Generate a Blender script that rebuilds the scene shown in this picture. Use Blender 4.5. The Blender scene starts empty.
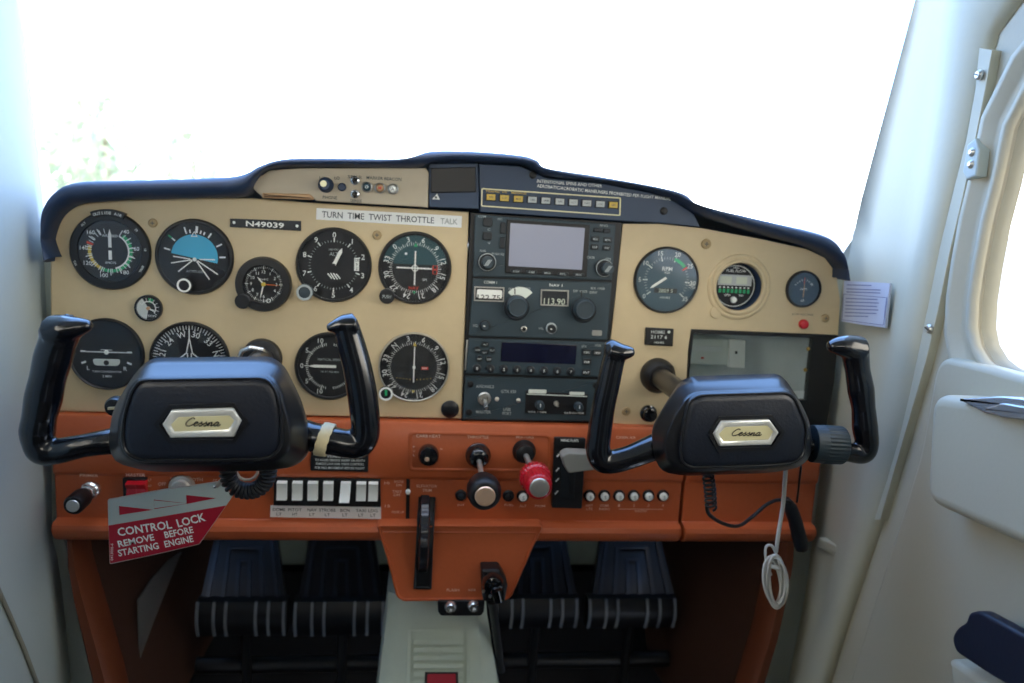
import bpy, bmesh, math, random
from mathutils import Vector, Matrix
from mathutils.geometry import tessellate_polygon
random.seed(7)
COL = bpy.context.scene.collection
# ------------------------------------------------------------------ camera calibration
FOC = 820.0
CAM = Vector((0.0, -0.9, 0.85))
_Y = Vector((-96.0, 143.0, -FOC)).normalized()
_D = Vector((-265.0, -5000.0, -FOC)); _D = (_D - _Y * _D.dot(_Y)).normalized()
_Z = -_D
_X = _Y.cross(_Z)
def ray(px, py):
    d = Vector((px - 512.0, 341.5 - py, -FOC))
    return Vector((d.dot(_X), d.dot(_Y), d.dot(_Z)))
def P(px, py, y=0.0):            # point seen at a pixel, on the plane Y=y
    d = ray(px, py); return CAM + d * ((y - CAM.y) / d.y)
def Q(px, py, x):                # point seen at a pixel, on the side plane X=x
    d = ray(px, py); return CAM + d * ((x - CAM.x) / d.x)
def uv(px, py, w=0.0):
    p = P(px, py, -w); return (p.x, p.z)
def uvs(pts, w=0.0): return [uv(a, b, w) for a, b in pts]
def sz(px, py, n, w=0.0):        # n pixels at that place in metres
    d = (P(px, py, -w) - CAM); v = Vector((0.0, 0.0, -1.0))
    depth = (P(px, py, -w) - CAM).dot(Vector((-_X.z, -_Y.z, -_Z.z)))
    return n * depth / FOC

class Frame:
    def __init__(s, o, u, v, n): s.o, s.u, s.v, s.n = Vector(o), Vector(u), Vector(v), Vector(n)
    def p(s, a, b, c=0.0): return s.o + s.u * a + s.v * b + s.n * c
PF = Frame((0, 0, 0), (1, 0, 0), (0, 0, 1), (0, -1, 0))      # panel frame: u right, v up, w towards the seats
WF = Frame((0, 0, 0), (1, 0, 0), (0, 1, 0), (0, 0, 1))       # world frame
XR, XL = 0.50, -0.386
RF = Frame((XR, 0, 0), (0, 1, 0), (0, 0, 1), (-1, 0, 0))     # right side wall: u forward, v up, w into the cabin
LF = Frame((XL, 0, 0), (0, 1, 0), (0, 0, 1), (1, 0, 0))
def ruv(px, py, w=0.0):
    p = Q(px, py, XR - w); return (p.y, p.z)
def luv(px, py, w=0.0):
    p = Q(px, py, XL + w); return (p.y, p.z)

# ------------------------------------------------------------------ materials
def lin(h):
    h = h.lstrip('#'); c = [int(h[i:i + 2], 16) / 255 for i in (0, 2, 4)]
    return [x / 12.92 if x <= 0.04045 else ((x + 0.055) / 1.055) ** 2.4 for x in c] + [1.0]
MATS = {
 # name: (hex, rough, metallic, coat, noise-scale, colour-variation, bump)
 'beige': ('#cbb893', .55, 0, 0, 90, .05, .03), 'beige_aux': ('#b9ad96', .5, 0, 0, 90, .05, .03),
 'beige_dark': ('#a58f68', .6, 0, 0, 90, .05, .03), 'tan': ('#c7a078', .5, 0, 0, 60, .06, .02),
 'orange': ('#b85b33', .42, 0, .08, 220, .06, .06), 'orange_shaded': ('#6a3419', .5, 0, 0, 200, .06, .05),
 'navy': ('#22344f', .5, 0, .0, 260, .10, .08), 'navy_plate': ('#2e4058', .5, 0, 0, 120, .05, .02),
 'blk': ('#0c0e11', .45, 0, 0, 150, .05, .03), 'blk_gloss': ('#0a0c10', .16, 0, .6, 60, .03, .01),
 'yoke': ('#07090f', .40, 0, .5, 60, .05, .006), 'grip_gloss': ('#06080e', .22, 0, .6, 60, .05, .004), 'yoke_cover': ('#141a26', .38, 0, .0, 420, .12, .12),
 'radio': ('#2c3d46', .5, 0, 0, 120, .06, .02), 'radio_dark': ('#131b22', .5, 0, 0, 120, .06, .02),
 'radio_key': ('#131b22', .45, 0, 0, 100, .04, .02), 'knob_grey': ('#2c3a42', .5, 0, 0, 200, .08, .05),
 'face': ('#0b0f14', .6, 0, 0, 80, .05, .0), 'face_teal': ('#1d4850', .55, 0, 0, 80, .05, .0),
 'face_blue': ('#38525f', .5, 0, 0, 80, .05, .0), 'bezel': ('#0b0f14', .4, 0, .1, 150, .05, .02),  # blue face lightened to carry the tachometer's glass reflections
 'white': ('#f0f2ec', .5, 0, 0, 80, .03, .0), 'offwhite': ('#d9dfda', .5, 0, 0, 80, .03, .0),
 'print': ('#eef2ee', .6, 0, 0, 80, .02, .0), 'print_dim': ('#a9b2b2', .6, 0, 0, 80, .02, .0), 'print_tan': ('#ecc4ae', .6, 0, 0, 80, .02, .0),
 'green': ('#1fa96a', .5, 0, 0, 80, .02, 0), 'yellow': ('#d8c050', .5, 0, 0, 80, .02, 0), 'redp': ('#d8452f', .5, 0, 0, 80, .02, 0),
 'sky_blue': ('#46b4da', .5, 0, 0, 80, .03, 0), 'amber': ('#d2b455', .5, 0, 0, 80, .03, 0), 'key_grey': ('#bcc2c1', .5, 0, 0, 80, .03, 0),
 'orange_hand': ('#d86a25', .5, 0, 0, 80, .02, 0), 'cream_glow': ('#e6e2b8', .5, 0, 0, 80, .02, 0),
 'chrome': ('#dcdfe0', .2, .85, 0, 60, .02, .01), 'steel': ('#c4c2ba', .3, .75, 0, 200, .05, .02), 'brass': ('#b99a5a', .35, 1, 0, 100, .05, .02),
 'copper_cap_glint': ('#e8c4a4', .35, .55, 0, 200, .05, .02), 'red': ('#c21425', .32, 0, .3, 80, .04, .01), 'red_card': ('#a8182f', .4, 0, 0, 120, .03, .01),
 'card_grey': ('#b3c0bd', .4, 0, 0, 120, .04, .01), 'label': ('#eef0ee', .5, 0, 0, 120, .03, .0), 'ink': ('#465054', .6, 0, 0, 80, .02, 0),
 'ink_faint': ('#9aa19f', .6, 0, 0, 80, .02, 0), 'ink_violet': ('#767c9c', .6, 0, 0, 80, .02, 0),
 'paper': ('#b9bfce', .6, 0, 0, 80, .03, 0), 'emblem': ('#e0e2dd', .3, .4, 0, 80, .03, .01), 'emblem_in': ('#ddd6aa', .4, .2, 0, 80, .03, .01),
 'band': ('#d8cba3', .6, 0, 0, 300, .08, .05), 'cable_white': ('#d2d2cc', .45, 0, 0, 80, .03, .01), 'cable_blk': ('#14181e', .45, 0, 0, 80, .03, .01),
 'screen': ('#7d8190', .22, 0, .3, 12, .05, .0), 'lcd': ('#15172c', .15, 0, .4, 20, .1, .0), 'digits': ('#cfd6c4', .6, 0, 0, 80, .02, 0),
 'wall': ('#bab7a2', .5, 0, 0, 200, .02, .02), 'wall_cool': ('#aeb8b3', .5, 0, 0, 200, .02, .02), 'door': ('#b3ad98', .5, 0, 0, 260, .02, .04),
 'seal': ('#8d8a7a', .7, 0, 0, 100, .05, .02), 'armrest': ('#141a2a', .45, 0, 0, 300, .06, .06), 'pedestal': ('#c0cbbd', .5, 0, 0, 120, .03, .02),
 'carpet': ('#4c2b19', .95, 0, 0, 700, .45, .35), 'floor_mat': ('#0b0c10', .9, 0, 0, 500, .3, .2), 'wheel_blk': ('#1a1e24', .34, 0, .3, 60, .05, .01), 'rib_lit': ('#8a9098', .4, 0, 0, 100, .05, .02), 'firewall': ('#8f9d92', .7, 0, 0, 30, .15, .05),
 'rubber': ('#0a0d14', .42, 0, .05, 200, .08, .04), 'rubber_edge': ('#262c38', .4, 0, .1, 100, .05, .02), 'grey_lever': ('#8b8c86', .5, 0, 0, 120, .03, .01),
 'headliner': ('#d6d5cc', .8, 0, 0, 200, .03, .03), 'tarmac': ('#b9b6ae', .9, 0, 0, 3, .08, .0), 'leaf_hazed': ('#b4c2aa', .8, 0, 0, 4, .3, .0), 'bark': ('#6b5a48', .9, 0, 0, 8, .2, .0),  # foliage paled so its colour carries outdoor glare and windshield haze
 'glovebox_lit': ('#d8dedc', .45, 0, 0, 60, .1, .01), 'glove_item': ('#d6ded6', .5, 0, 0, 60, .08, .01), 'unseen_seatback': ('#5a4a3a', .8, 0, 0, 200, .05, .05),  # compartment lining lightened to replace light that misses the recess
}
_mc = {}
def M(name):
    if name in _mc: return _mc[name]
    m = bpy.data.materials.new(name); m.use_nodes = True
    nt = m.node_tree; N, L = nt.nodes, nt.links
    if name == 'film':
        N.clear(); out = N.new('ShaderNodeOutputMaterial'); mx = N.new('ShaderNodeMixShader'); mx.inputs[0].default_value = .45
        t = N.new('ShaderNodeBsdfTransparent'); g = N.new('ShaderNodeBsdfPrincipled'); g.inputs['Base Color'].default_value = (.55, .55, .52, 1); g.inputs['Roughness'].default_value = .3
        no = N.new('ShaderNodeTexNoise'); no.inputs['Scale'].default_value = 30; bu = N.new('ShaderNodeBump'); bu.inputs['Distance'].default_value = .01; L.new(no.outputs['Fac'], bu.inputs['Height']); L.new(bu.outputs[0], g.inputs['Normal'])
        L.new(t.outputs[0], mx.inputs[1]); L.new(g.outputs[0], mx.inputs[2]); L.new(mx.outputs[0], out.inputs[0]); _mc[name] = m; return m
    if name in ('glass', 'windshield', 'clear_plastic'):
        N.clear(); out = N.new('ShaderNodeOutputMaterial'); mx = N.new('ShaderNodeMixShader')
        t = N.new('ShaderNodeBsdfTransparent'); g = N.new('ShaderNodeBsdfGlossy'); lw_ = N.new('ShaderNodeLayerWeight'); lw_.inputs['Blend'].default_value = .5
        pw = N.new('ShaderNodeMath'); pw.operation = 'POWER'; pw.inputs[1].default_value = 5; L.new(lw_.outputs['Facing'], pw.inputs[0])
        fr = N.new('ShaderNodeMath'); fr.operation = 'MULTIPLY_ADD'; L.new(pw.outputs[0], fr.inputs[0]); fr.inputs[1].default_value = .8; fr.inputs[2].default_value = {'glass': .03, 'windshield': .02, 'clear_plastic': .05}[name]
        g.inputs['Roughness'].default_value = {'glass': .02, 'windshield': .0, 'clear_plastic': .12}[name]
        if name == 'clear_plastic': t.inputs['Color'].default_value = (.88, .9, .9, 1)
        L.new(fr.outputs[0], mx.inputs[0]); L.new(t.outputs[0], mx.inputs[1]); L.new(g.outputs[0], mx.inputs[2]); L.new(mx.outputs[0], out.inputs[0])
        _mc[name] = m; return m
    hx, ro, me, co, ns, cv, bp = MATS[name]
    b = N['Principled BSDF']; base = lin(hx)
    b.inputs['Roughness'].default_value = ro; b.inputs['Metallic'].default_value = me; b.inputs['Coat Weight'].default_value = co
    b.inputs['Coat Roughness'].default_value = .22 if name == 'yoke' else .12
    tc = N.new('ShaderNodeTexCoord'); no = N.new('ShaderNodeTexNoise'); no.inputs['Scale'].default_value = ns; no.inputs['Detail'].default_value = 3
    L.new(tc.outputs['Object'], no.inputs['Vector'])
    mix = N.new('ShaderNodeMix'); mix.data_type = 'RGBA'
    mix.inputs[6].default_value = [c * (1 - cv) for c in base[:3]] + [1]; mix.inputs[7].default_value = [min(1, c * (1 + cv)) for c in base[:3]] + [1]
    L.new(no.outputs['Fac'], mix.inputs[0]); L.new(mix.outputs[2], b.inputs['Base Color'])
    if bp:
        bu = N.new('ShaderNodeBump'); bu.inputs['Strength'].default_value = bp * 4; bu.inputs['Distance'].default_value = .0006
        L.new(no.outputs['Fac'], bu.inputs['Height']); L.new(bu.outputs[0], b.inputs['Normal'])
    if name == 'screen':   # the lit map display gives off a little light
        b.inputs['Emission Color'].default_value = (.75, .78, .95, 1); b.inputs['Emission Strength'].default_value = .12
    if name == 'leaf_hazed':
        m.use_backface_culling = False
    _mc[name] = m; return m

# ------------------------------------------------------------------ geometry helpers
def rrect(cu, cv, w, h, r, n=5):
    r = min(r, w / 2 - 1e-5, h / 2 - 1e-5); o = []
    for sx, sy, a0 in ((1, 1, 0), (-1, 1, 90), (-1, -1, 180), (1, -1, 270)):
        for k in range(n + 1):
            a = math.radians(a0 + 90 * k / n)
            o.append((cu + sx * (w / 2 - r) + r * math.cos(a), cv + sy * (h / 2 - r) + r * math.sin(a)))
    return o
def circ(cu, cv, r, n=40, ry=None): return [(cu + r * math.cos(2 * math.pi * k / n), cv + (ry or r) * math.sin(2 * math.pi * k / n)) for k in range(n)]
def area(p): return sum(p[i][0] * p[(i + 1) % len(p)][1] - p[(i + 1) % len(p)][0] * p[i][1] for i in range(len(p))) / 2
def offset(p, d):                # d>0 shrinks
    if area(p) < 0: p = p[::-1]
    o = []; n = len(p)
    for i in range(n):
        a, b, c = Vector(p[i - 1]), Vector(p[i]), Vector(p[(i + 1) % n])
        e, g = (b - a), (c - b)
        if e.length < 1e-9 or g.length < 1e-9: o.append(tuple(b)); continue
        e.normalize(); g.normalize()
        n1, n2 = Vector((-e.y, e.x)), Vector((-g.y, g.x)); s = n1 + n2
        if s.length < 1e-6: o.append(tuple(b + n1 * d)); continue
        s.normalize(); k = max(.35, s.dot(n1)); o.append(tuple(b + s * (d / k)))
    return o
def roundpoly(p, r, n=4):        # round each corner of a polygon
    if area(p) < 0: p = p[::-1]
    o = []; m = len(p)
    for i in range(m):
        a, b, c = Vector(p[i - 1]), Vector(p[i]), Vector(p[(i + 1) % m])
        ra = min(r, (a - b).length * .45, (c - b).length * .45)
        s, e = b + (a - b).normalized() * ra, b + (c - b).normalized() * ra
        for k in range(n + 1):
            t = k / n; o.append(tuple(s * (1 - t) ** 2 + b * 2 * t * (1 - t) + e * t * t))
    return o
def spline(pts, n=6, closed=False):
    pts = [Vector(q) for q in pts]; m = len(pts); out = []
    rng = range(m if closed else m - 1)
    for i in rng:
        if closed: a, b, c, d = pts[i - 1], pts[i], pts[(i + 1) % m], pts[(i + 2) % m]
        else: a, b, c, d = pts[max(0, i - 1)], pts[i], pts[i + 1], pts[min(m - 1, i + 2)]
        for k in range(n):
            t = k / n; out.append(.5 * ((2 * b) + (c - a) * t + (2 * a - 5 * b + 4 * c - d) * t * t + (3 * b - a - 3 * c + d) * t ** 3))
    if not closed: out.append(pts[-1])
    return out
def interp(tab, y):
    if y <= tab[0][0]: return tab[0][1]
    for (a, b), (c, d) in zip(tab, tab[1:]):
        if y <= c: return b + (d - b) * (y - a) / (c - a)
    return tab[-1][1]
def polar(poly, n, c=None):      # resample a star-shaped outline by angle so outlines can be lofted
    c = Vector(c) if c else sum((Vector(q) for q in poly), Vector((0, 0))) / len(poly); out = []
    for k in range(n):
        a = 2 * math.pi * k / n; d = Vector((math.cos(a), math.sin(a))); best = 0
        for i in range(len(poly)):
            p, q = Vector(poly[i - 1]) - c, Vector(poly[i]) - c; e = q - p
            den = d.x * e.y - d.y * e.x
            if abs(den) < 1e-12: continue
            t = (p.x * e.y - p.y * e.x) / den; s = (p.x * d.y - p.y * d.x) / den
            if t > 0 and -1e-6 <= s <= 1 + 1e-6: best = max(best, t)
        out.append(tuple(c + d * best))
    return out
_tc = {}
def text_tris(s):
    if s not in _tc:
        cu = bpy.data.curves.new('t', 'FONT'); cu.body = s.lstrip('*'); cu.offset = .022 if s[0] == '*' else .006; cu.resolution_u = 2; o = bpy.data.objects.new('t', cu)
        me = bpy.data.meshes.new_from_object(o)
        _tc[s] = ([tuple(v.co) for v in me.vertices], [tuple(p.vertices) for p in me.polygons])
        bpy.data.objects.remove(o); bpy.data.curves.remove(cu); bpy.data.meshes.remove(me)
    return _tc[s]
class MB:
    def __init__(s, mat='blk', frame=PF): s.bm = bmesh.new(); s.f = frame; s.mats = []; s.mat(mat)
    def mat(s, n):
        if n not in s.mats: s.mats.append(n)
        s.mi = s.mats.index(n); return s
    def face(s, vs):
        try: f = s.bm.faces.new(vs); f.material_index = s.mi; return f
        except ValueError: return None
    def loft(s, rings, closed=True, cap0=False, cap1=False):
        R = [[s.bm.verts.new(s.f.p(*q)) for q in r] for r in rings]
        for a, b in zip(R, R[1:]):
            n = len(a)
            for i in range(n if closed else n - 1): s.face([a[i], a[(i + 1) % n], b[(i + 1) % n], b[i]])
        if cap0: s.face(R[0][::-1])
        if cap1: s.face(R[-1])
        return s
    def prism(s, p, w0, w1, b=0.0, steps=3, back=True):
        if area(p) < 0: p = p[::-1]
        rings = [[(u, v, w0) for u, v in p]]
        if b > 0:
            for k in range(steps + 1):
                t = math.pi / 2 * k / steps
                rings.append([(u, v, w1 - b + b * math.sin(t)) for u, v in (offset(p, b * (1 - math.cos(t))) if k else p)])
            rings.append([(u, v, w1) for u, v in offset(p, b + .0002)])
        else: rings.append([(u, v, w1) for u, v in p])
        return s.loft(rings, True, back, True)
    def sheet(s, p, w): s.face([s.bm.verts.new(s.f.p(u, v, w)) for u, v in p]); return s
    def holed(s, outer, holes, w0, w1):
        for wa in (w0, w1):
            lists = [[Vector((u, v, 0)) for u, v in q] for q in [outer] + holes]
            vs = [s.bm.verts.new(s.f.p(q.x, q.y, wa)) for l in lists for q in l]
            for t in tessellate_polygon(lists): s.face([vs[i] for i in t])
        for q in [outer] + holes: s.loft([[(u, v, w0) for u, v in q], [(u, v, w1) for u, v in q]])
        bmesh.ops.remove_doubles(s.bm, verts=s.bm.verts, dist=1e-6); return s
    def box(s, u0, u1, v0, v1, w0, w1, b=0): return s.prism([(u0, v0), (u1, v0), (u1, v1), (u0, v1)], w0, w1, b, 2)
    def lathe(s, cu, cv, prof, n=40, cap0=False, cap1=True, sc=1.0):
        return s.loft([[(cu + r * sc * math.cos(2 * math.pi * k / n), cv + r * sc * math.sin(2 * math.pi * k / n), w) for k in range(n)] for r, w in prof], True, cap0, cap1)
    def tube(s, pts, rad, n=12, caps=True, flat=1.0, ref=None):
        pts = [Vector(q) for q in pts]; m = len(pts)
        if not hasattr(rad, '__len__'): rad = [rad] * m
        if len(rad) != m: rad = [interp([(i / (len(rad) - 1), r) for i, r in enumerate(rad)], k / (m - 1)) for k in range(m)]
        T = [(pts[min(m - 1, i + 1)] - pts[max(0, i - 1)]).normalized() for i in range(m)]
        a = Vector(ref) if ref else (Vector((0, 0, 1)) if abs(T[0].z) < .8 else Vector((1, 0, 0)))
        rings = []
        for i in range(m):
            a = a - T[i] * a.dot(T[i])
            if a.length < 1e-6: a = T[i].orthogonal()
            a.normalize(); b = T[i].cross(a)
            rings.append([tuple(pts[i] + a * (rad[i] * math.cos(2 * math.pi * k / n)) + b * (rad[i] * flat * math.sin(2 * math.pi * k / n))) for k in range(n)])
        return s.loft(rings, True, caps, caps)
    def ball(s, c, r, n=12, sc=(1, 1, 1)):
        c = Vector(c); rings = []
        for j in range(1, n):
            t = math.pi * j / n
            rings.append([(c.x + r * sc[0] * math.sin(t) * math.cos(2 * math.pi * k / (2 * n)), c.y + r * sc[1] * math.sin(t) * math.sin(2 * math.pi * k / (2 * n)), c.z + r * sc[2] * math.cos(t)) for k in range(2 * n)])
        return s.loft(rings, True, True, True)
    def ribbon(s, pts, wd, w, closed=False):
        pts = [Vector(q) for q in pts]; m = len(pts); A = []; B = []
        for i in range(m):
            t = (pts[(i + 1) % m] - pts[i - 1]) if closed else (pts[min(m - 1, i + 1)] - pts[max(0, i - 1)])
            t.normalize(); nn = Vector((-t.y, t.x)) * wd / 2; A.append((*(pts[i] + nn), w)); B.append((*(pts[i] - nn), w))
        if closed: A.append(A[0]); B.append(B[0])
        return s.loft([A, B], False)
    def arc(s, cu, cv, r0, r1, a0, a1, w, n=None):     # clockwise from the top, degrees
        n = n or max(2, int(abs(a1 - a0) / 6)); g = lambda r: [(cu + r * math.sin(math.radians(a0 + (a1 - a0) * k / n)), cv + r * math.cos(math.radians(a0 + (a1 - a0) * k / n)), w) for k in range(n + 1)]
        return s.loft([g(r0), g(r1)], False)
    def tick(s, cu, cv, r0, r1, a, wd, w):
        a = math.radians(a); d = Vector((math.sin(a), math.cos(a))); return s.ribbon([Vector((cu, cv)) + d * r0, Vector((cu, cv)) + d * r1], wd, w)
    def ticks(s, cu, cv, r0, r1, a0, a1, n, wd, w):
        for k in range(n): s.tick(cu, cv, r0, r1, a0 + (a1 - a0) * k / max(1, n - 1), wd, w)
        return s
    def text(s, t, cu, cv, h, w, rot=0.0, fit=None, shear=0.0, align='c', bold=0):
        vs, fs = text_tris(t)
        if not vs: return s
        x0, x1 = min(v[0] for v in vs), max(v[0] for v in vs); k = h / .69; kx = k if fit is None else fit / max(1e-6, x1 - x0)
        ox = {'c': (x0 + x1) / 2, 'l': x0, 'r': x1}[align]; c, sn = math.cos(math.radians(rot)), math.sin(math.radians(rot))
        V = []
        for x, y, z in vs:
            a, b = (x - ox) * kx, (y - .345) * k; a += b * shear
            V.append(s.bm.verts.new(s.f.p(cu + a * c - b * sn, cv + a * sn + b * c, w)))
        for f in fs: s.face([V[i] for i in f])
        return s
    def build(s, name, parent=None, label=None, category=None, group=None, kind=None, fix=True, remesh=None):
        bm = s.bm
        if fix: bmesh.ops.recalc_face_normals(bm, faces=bm.faces)
        for e in bm.edges:
            if len(e.link_faces) == 2:
                try: e.smooth = e.calc_face_angle() < math.radians(38)
                except ValueError: pass
        for f in bm.faces: f.smooth = True
        vs = [v.co for v in bm.verts]
        if parent is not None: org = Vector(parent['_o'])
        else:
            lo = Vector([min(v[i] for v in vs) for i in range(3)]); hi = Vector([max(v[i] for v in vs) for i in range(3)]); org = (lo + hi) / 2; org.z = lo.z
        bmesh.ops.translate(bm, verts=bm.verts, vec=-org)
        me = bpy.data.meshes.new(name); bm.to_mesh(me); bm.free()
        for n in s.mats: me.materials.append(M(n))
        o = bpy.data.objects.new(name, me); COL.objects.link(o); o['_o'] = list(org)
        if parent is not None: o.parent = parent
        else: o.location = org
        tag(o, label, category, group, kind)
        if remesh:
            r = o.modifiers.new('r', 'REMESH'); r.mode = 'VOXEL'; r.voxel_size = remesh; r.use_smooth_shade = True
            q = o.modifiers.new('s', 'SMOOTH'); q.factor = .5; q.iterations = 8
        return o
def tag(o, label=None, category=None, group=None, kind=None):
    for k, v in (('label', label), ('category', category), ('group', group), ('kind', kind)):
        if v: o[k] = v
    return o
def thing(name, loc, label, category, group=None):
    o = bpy.data.objects.new(name, None); o.empty_display_size = .01; COL.objects.link(o); o.location = loc; o['_o'] = list(loc)
    return tag(o, label, category, group)
SKY, EXPO, REAR = 6.0, 0.06, (1.0, .94, .82)
# ================================================================== cabin shell
def wpts(fn, pts): return [fn(*q) for q in pts]
# --- right wall: front post and side skin as one curved sheet
C0 = [(-80, 934), (0, 915), (60, 899), (130, 880), (200, 861), (262, 847), (300, 842), (334, 838), (430, 830), (490, 822), (545, 817), (600, 803), (640, 790), (690, 773), (780, 750)]
C1 = [(-80, 957), (0, 941), (100, 930), (200, 915), (330, 893), (450, 863), (520, 846), (560, 838), (600, 826), (640, 812), (700, 795), (780, 772)]
C2 = [(-80, 978), (0, 962), (100, 949), (200, 933), (330, 908), (450, 879), (560, 849), (640, 826), (700, 809), (780, 786)]
GR = [(-80, 1078), (-30, 1050), (5, 1024), (33, 1003), (83, 989), (133, 981), (189, 967), (239, 956), (294, 945), (344, 934), (376, 930), (454, 912), (506, 893), (599, 861), (671, 838), (690, 833), (780, 805)]
m = MB('wall', RF)
ys = [-80, -40, 0, 15, 33, 60, 100, 133, 165, 200, 240, 280, 320, 360, 400, 440, 480, 520, 545, 556, 566, 590, 620, 650, 683, 730, 780]
rings = []
for y in ys:
    c0, c1, c2, g = interp(C0, y), interp(C1, y), interp(C2, y), interp(GR, y)
    row = [(*ruv(c0, y, -.012), -.012), (*ruv(c0 + .35 * (c1 - c0), y, -.006), -.006), (*ruv(c0 + .8 * (c1 - c0), y, .003), .003),
           (*ruv(c1 + .1 * (c2 - c1), y, .010), .010), (*ruv(c1 + .45 * (c2 - c1), y, .021), .021), (*ruv(c2, y, .024), .024), (*ruv(c2 + .3 * (g - c2), y, .022), .022),
           (*ruv(c2 + .6 * (g - c2), y, .017), .017), (*ruv(g - 4, y, .011), .011), (*ruv(g - 1, y, .006), .006), (*ruv(g + 1.5, y, -.004), -.004)]
    row.insert(0, (max(.07, row[0][0]), row[0][1], -.012) if y >= 280 else row[0])
    if 545 < y < 600:      # the small ledge low on the side skin
        row[2] = (row[2][0], row[2][1], row[2][2] + .006)
    rings.append(row)
m.loft(rings, False)
m.build('wall_right', kind='structure', fix=False)
# cover strip along the door post with its screws and hinge
R = thing('hinge_cover', Q(960, 300, XR - .015), 'long pale cover strip with screws along the post beside the cabin door', 'cover strip')
m = MB('wall', RF)
L0 = [(979, 48), (975, 90), (966, 140), (951, 200), (939, 250), (927, 310), (915, 360), (893, 440), (870, 520)]; L1 = [(992, 50), (985, 90), (975, 140), (962, 200), (950, 250), (938, 310), (926, 360), (903, 440), (880, 520)]
m.prism([ruv(a, b, .0185) for a, b in L0 + L1[::-1]], .010, .0184, .0006)
m.build('strip', R)
for sx, sy in ((981, 75), (931, 329)):
    m = MB('steel', RF); u, v = ruv(sx, sy, .019); m.lathe(u, v, [(.0045, .020), (.0045, .0215), (.003, .0232)], 14); m.mat('blk'); m.ribbon([(u - .003, v - .001), (u + .003, v + .001)], .0009, .0236); m.build('screw', R)
R = thing('cover_latch', Q(970, 158, XR - .02), 'small steel latch on the post at the edge of the cabin door', 'latch')
m = MB('wall_cool', RF); m.prism([ruv(a, b, .022) for a, b in ((967, 144), (975, 138), (979, 150), (976, 176), (966, 180), (962, 172))], .012, .022, .002); m.build('plate', R)
m = MB('steel', RF)
for a, b in ((971, 152), (970, 164)): m.lathe(*ruv(a, b, .023), [(.004, .02), (.004, .0225), (.002, .0245)], 12)
m.build('rivet', R, label='steel rivet heads')
# --- door with its window
door_out = [ruv(interp(GR, y) + 1.5, y, 0) for y in (60, 83, 133, 189, 239, 294, 344, 376, 454, 506, 599, 671, 780)]
zb = door_out[-1][1]
top = [(-.30, 1.10), (-.80, 1.10), (-.80, zb)]
g0 = [ruv(interp(GR, y) + 1.5, y, 0) for y in (5, 33)]
door_out = top[::-1][:0] + [(-.95, 1.10)] + [g0[0]] + [g0[1]] + door_out + [(-.95, zb)]
win = [ruv(a, b, .0) for a, b in ((1026, 128), (1014, 183), (1003, 225), (995, 267), (990, 300), (988.5, 328), (992, 346), (1001, 361), (1011, 369), (1024, 375))]
zw = win[-1][1]; win = [(win[0][0] - .02, win[0][1] + .035), (win[0][0] - .05, win[0][1] + .06)][::-1] + win
wint = win[0][1] + .005
win = [(-.80, wint)] + win + [(-.80, zw), (-.84, zw + .04), (-.84, wint - .04)]
m = MB('door', RF)
m.holed(door_out, [win], .004, .010)
R_door = m.build('door_1', kind='structure')
wo = win if area(win) > 0 else win[::-1]
m = MB('door', RF)
def grow(p, d): return offset(p, -d)
prof = [(.0, -.004), (.0, .010), (.003, .016), (.008, .016), (.012, .011), (.022, .011), (.028, .018), (.034, .018), (.039, .009)]
m.loft([[(u, v, w) for u, v in grow(wo, d)] for d, w in prof])
m.build('window_frame', R_door, fix=False, label='raised pale frame around the door window')
m = MB('seal', RF); m.loft([[(u, v, w) for u, v in grow(wo, d)] for d, w in ((-.002, -.006), (-.002, .004), (.0, .007), (.001, .011))]); m.build('window_seal', R_door, fix=False)
m = MB('windshield', RF); m.prism(wo, .000, .002); m.build('window_2', kind='structure')
# padded lower trim of the door
m = MB('door', RF)
pad = [(934, 372), (938, 362), (946, 357), (985, 366), (1024, 377)]
pl = [ruv(a, b, .024) for a, b in pad]; pl += [(-.80, pl[-1][1]), (-.80, zb)] + [ruv(a, b, .024) for a, b in ((815, 780), (848, 683), (871, 608), (902, 510), (919, 454))]
m.prism(roundpoly(pl, .012), .009, .024, .006)
m.build('door_panel', R_door, label='padded pale lower panel')
R = thing('arm_bolster', Q(980, 470, XR - .05), 'pale moulded arm bolster with a chrome ashtray on the cabin door', 'armrest')
ext = lambda p, q, Y: (Y, q[1] + (q[1] - p[1]) * (Y - q[0]) / (q[0] - p[0]))
bl = [ruv(a, b, .055) for a, b in ((927, 502), (933, 393), (1024, 405))]; lo_ = ruv(1024, 546, .055); bl += [ext(bl[-2], bl[-1], -.5), ext(bl[0], lo_, -.5), lo_]
m = MB('door', RF); m.prism(roundpoly(bl, .018, 6), .02, .058, .010, 5); m.build('bolster', R)
m = MB('chrome', RF); cp = [ruv(a, b, .062) for a, b in ((956, 399), (1000, 396), (1060, 402), (1060, 426), (985, 414))]
m.prism(roundpoly(cp, .006), .05, .0615, .0015); ash = m.build('ashtray', R, label='chrome ashtray lid')
m = MB('chrome', RF); cp = [ruv(a, b, .065) for a, b in ((984, 409), (1003, 403), (1050, 411), (1050, 423), (1000, 417))]
m.prism(roundpoly(cp, .004), .060, .066, .001); m.build('lid_handle', ash, label='chrome flap')
R = thing('padded_rest', Q(1000, 650, XR - .05), 'navy padded rest low on the cabin door above a pale shell', 'armrest')
m = MB('armrest', RF); bp = [ruv(a, b, .07) for a, b in ((953, 638), (958, 628), (968, 622), (970, 613), (980, 610), (1024, 634))]
q_ = [ruv(a, b, .07) for a, b in ((1024, 694), (990, 674), (957, 652))]; bp += [ext(bp[-2], bp[-1], bp[-1][0] - .12), ext(q_[1], q_[0], bp[-1][0] - .12)] + q_
m.prism(roundpoly(bp, .006), .062, .072, .003, 4); m.build('pad', R)
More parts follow.
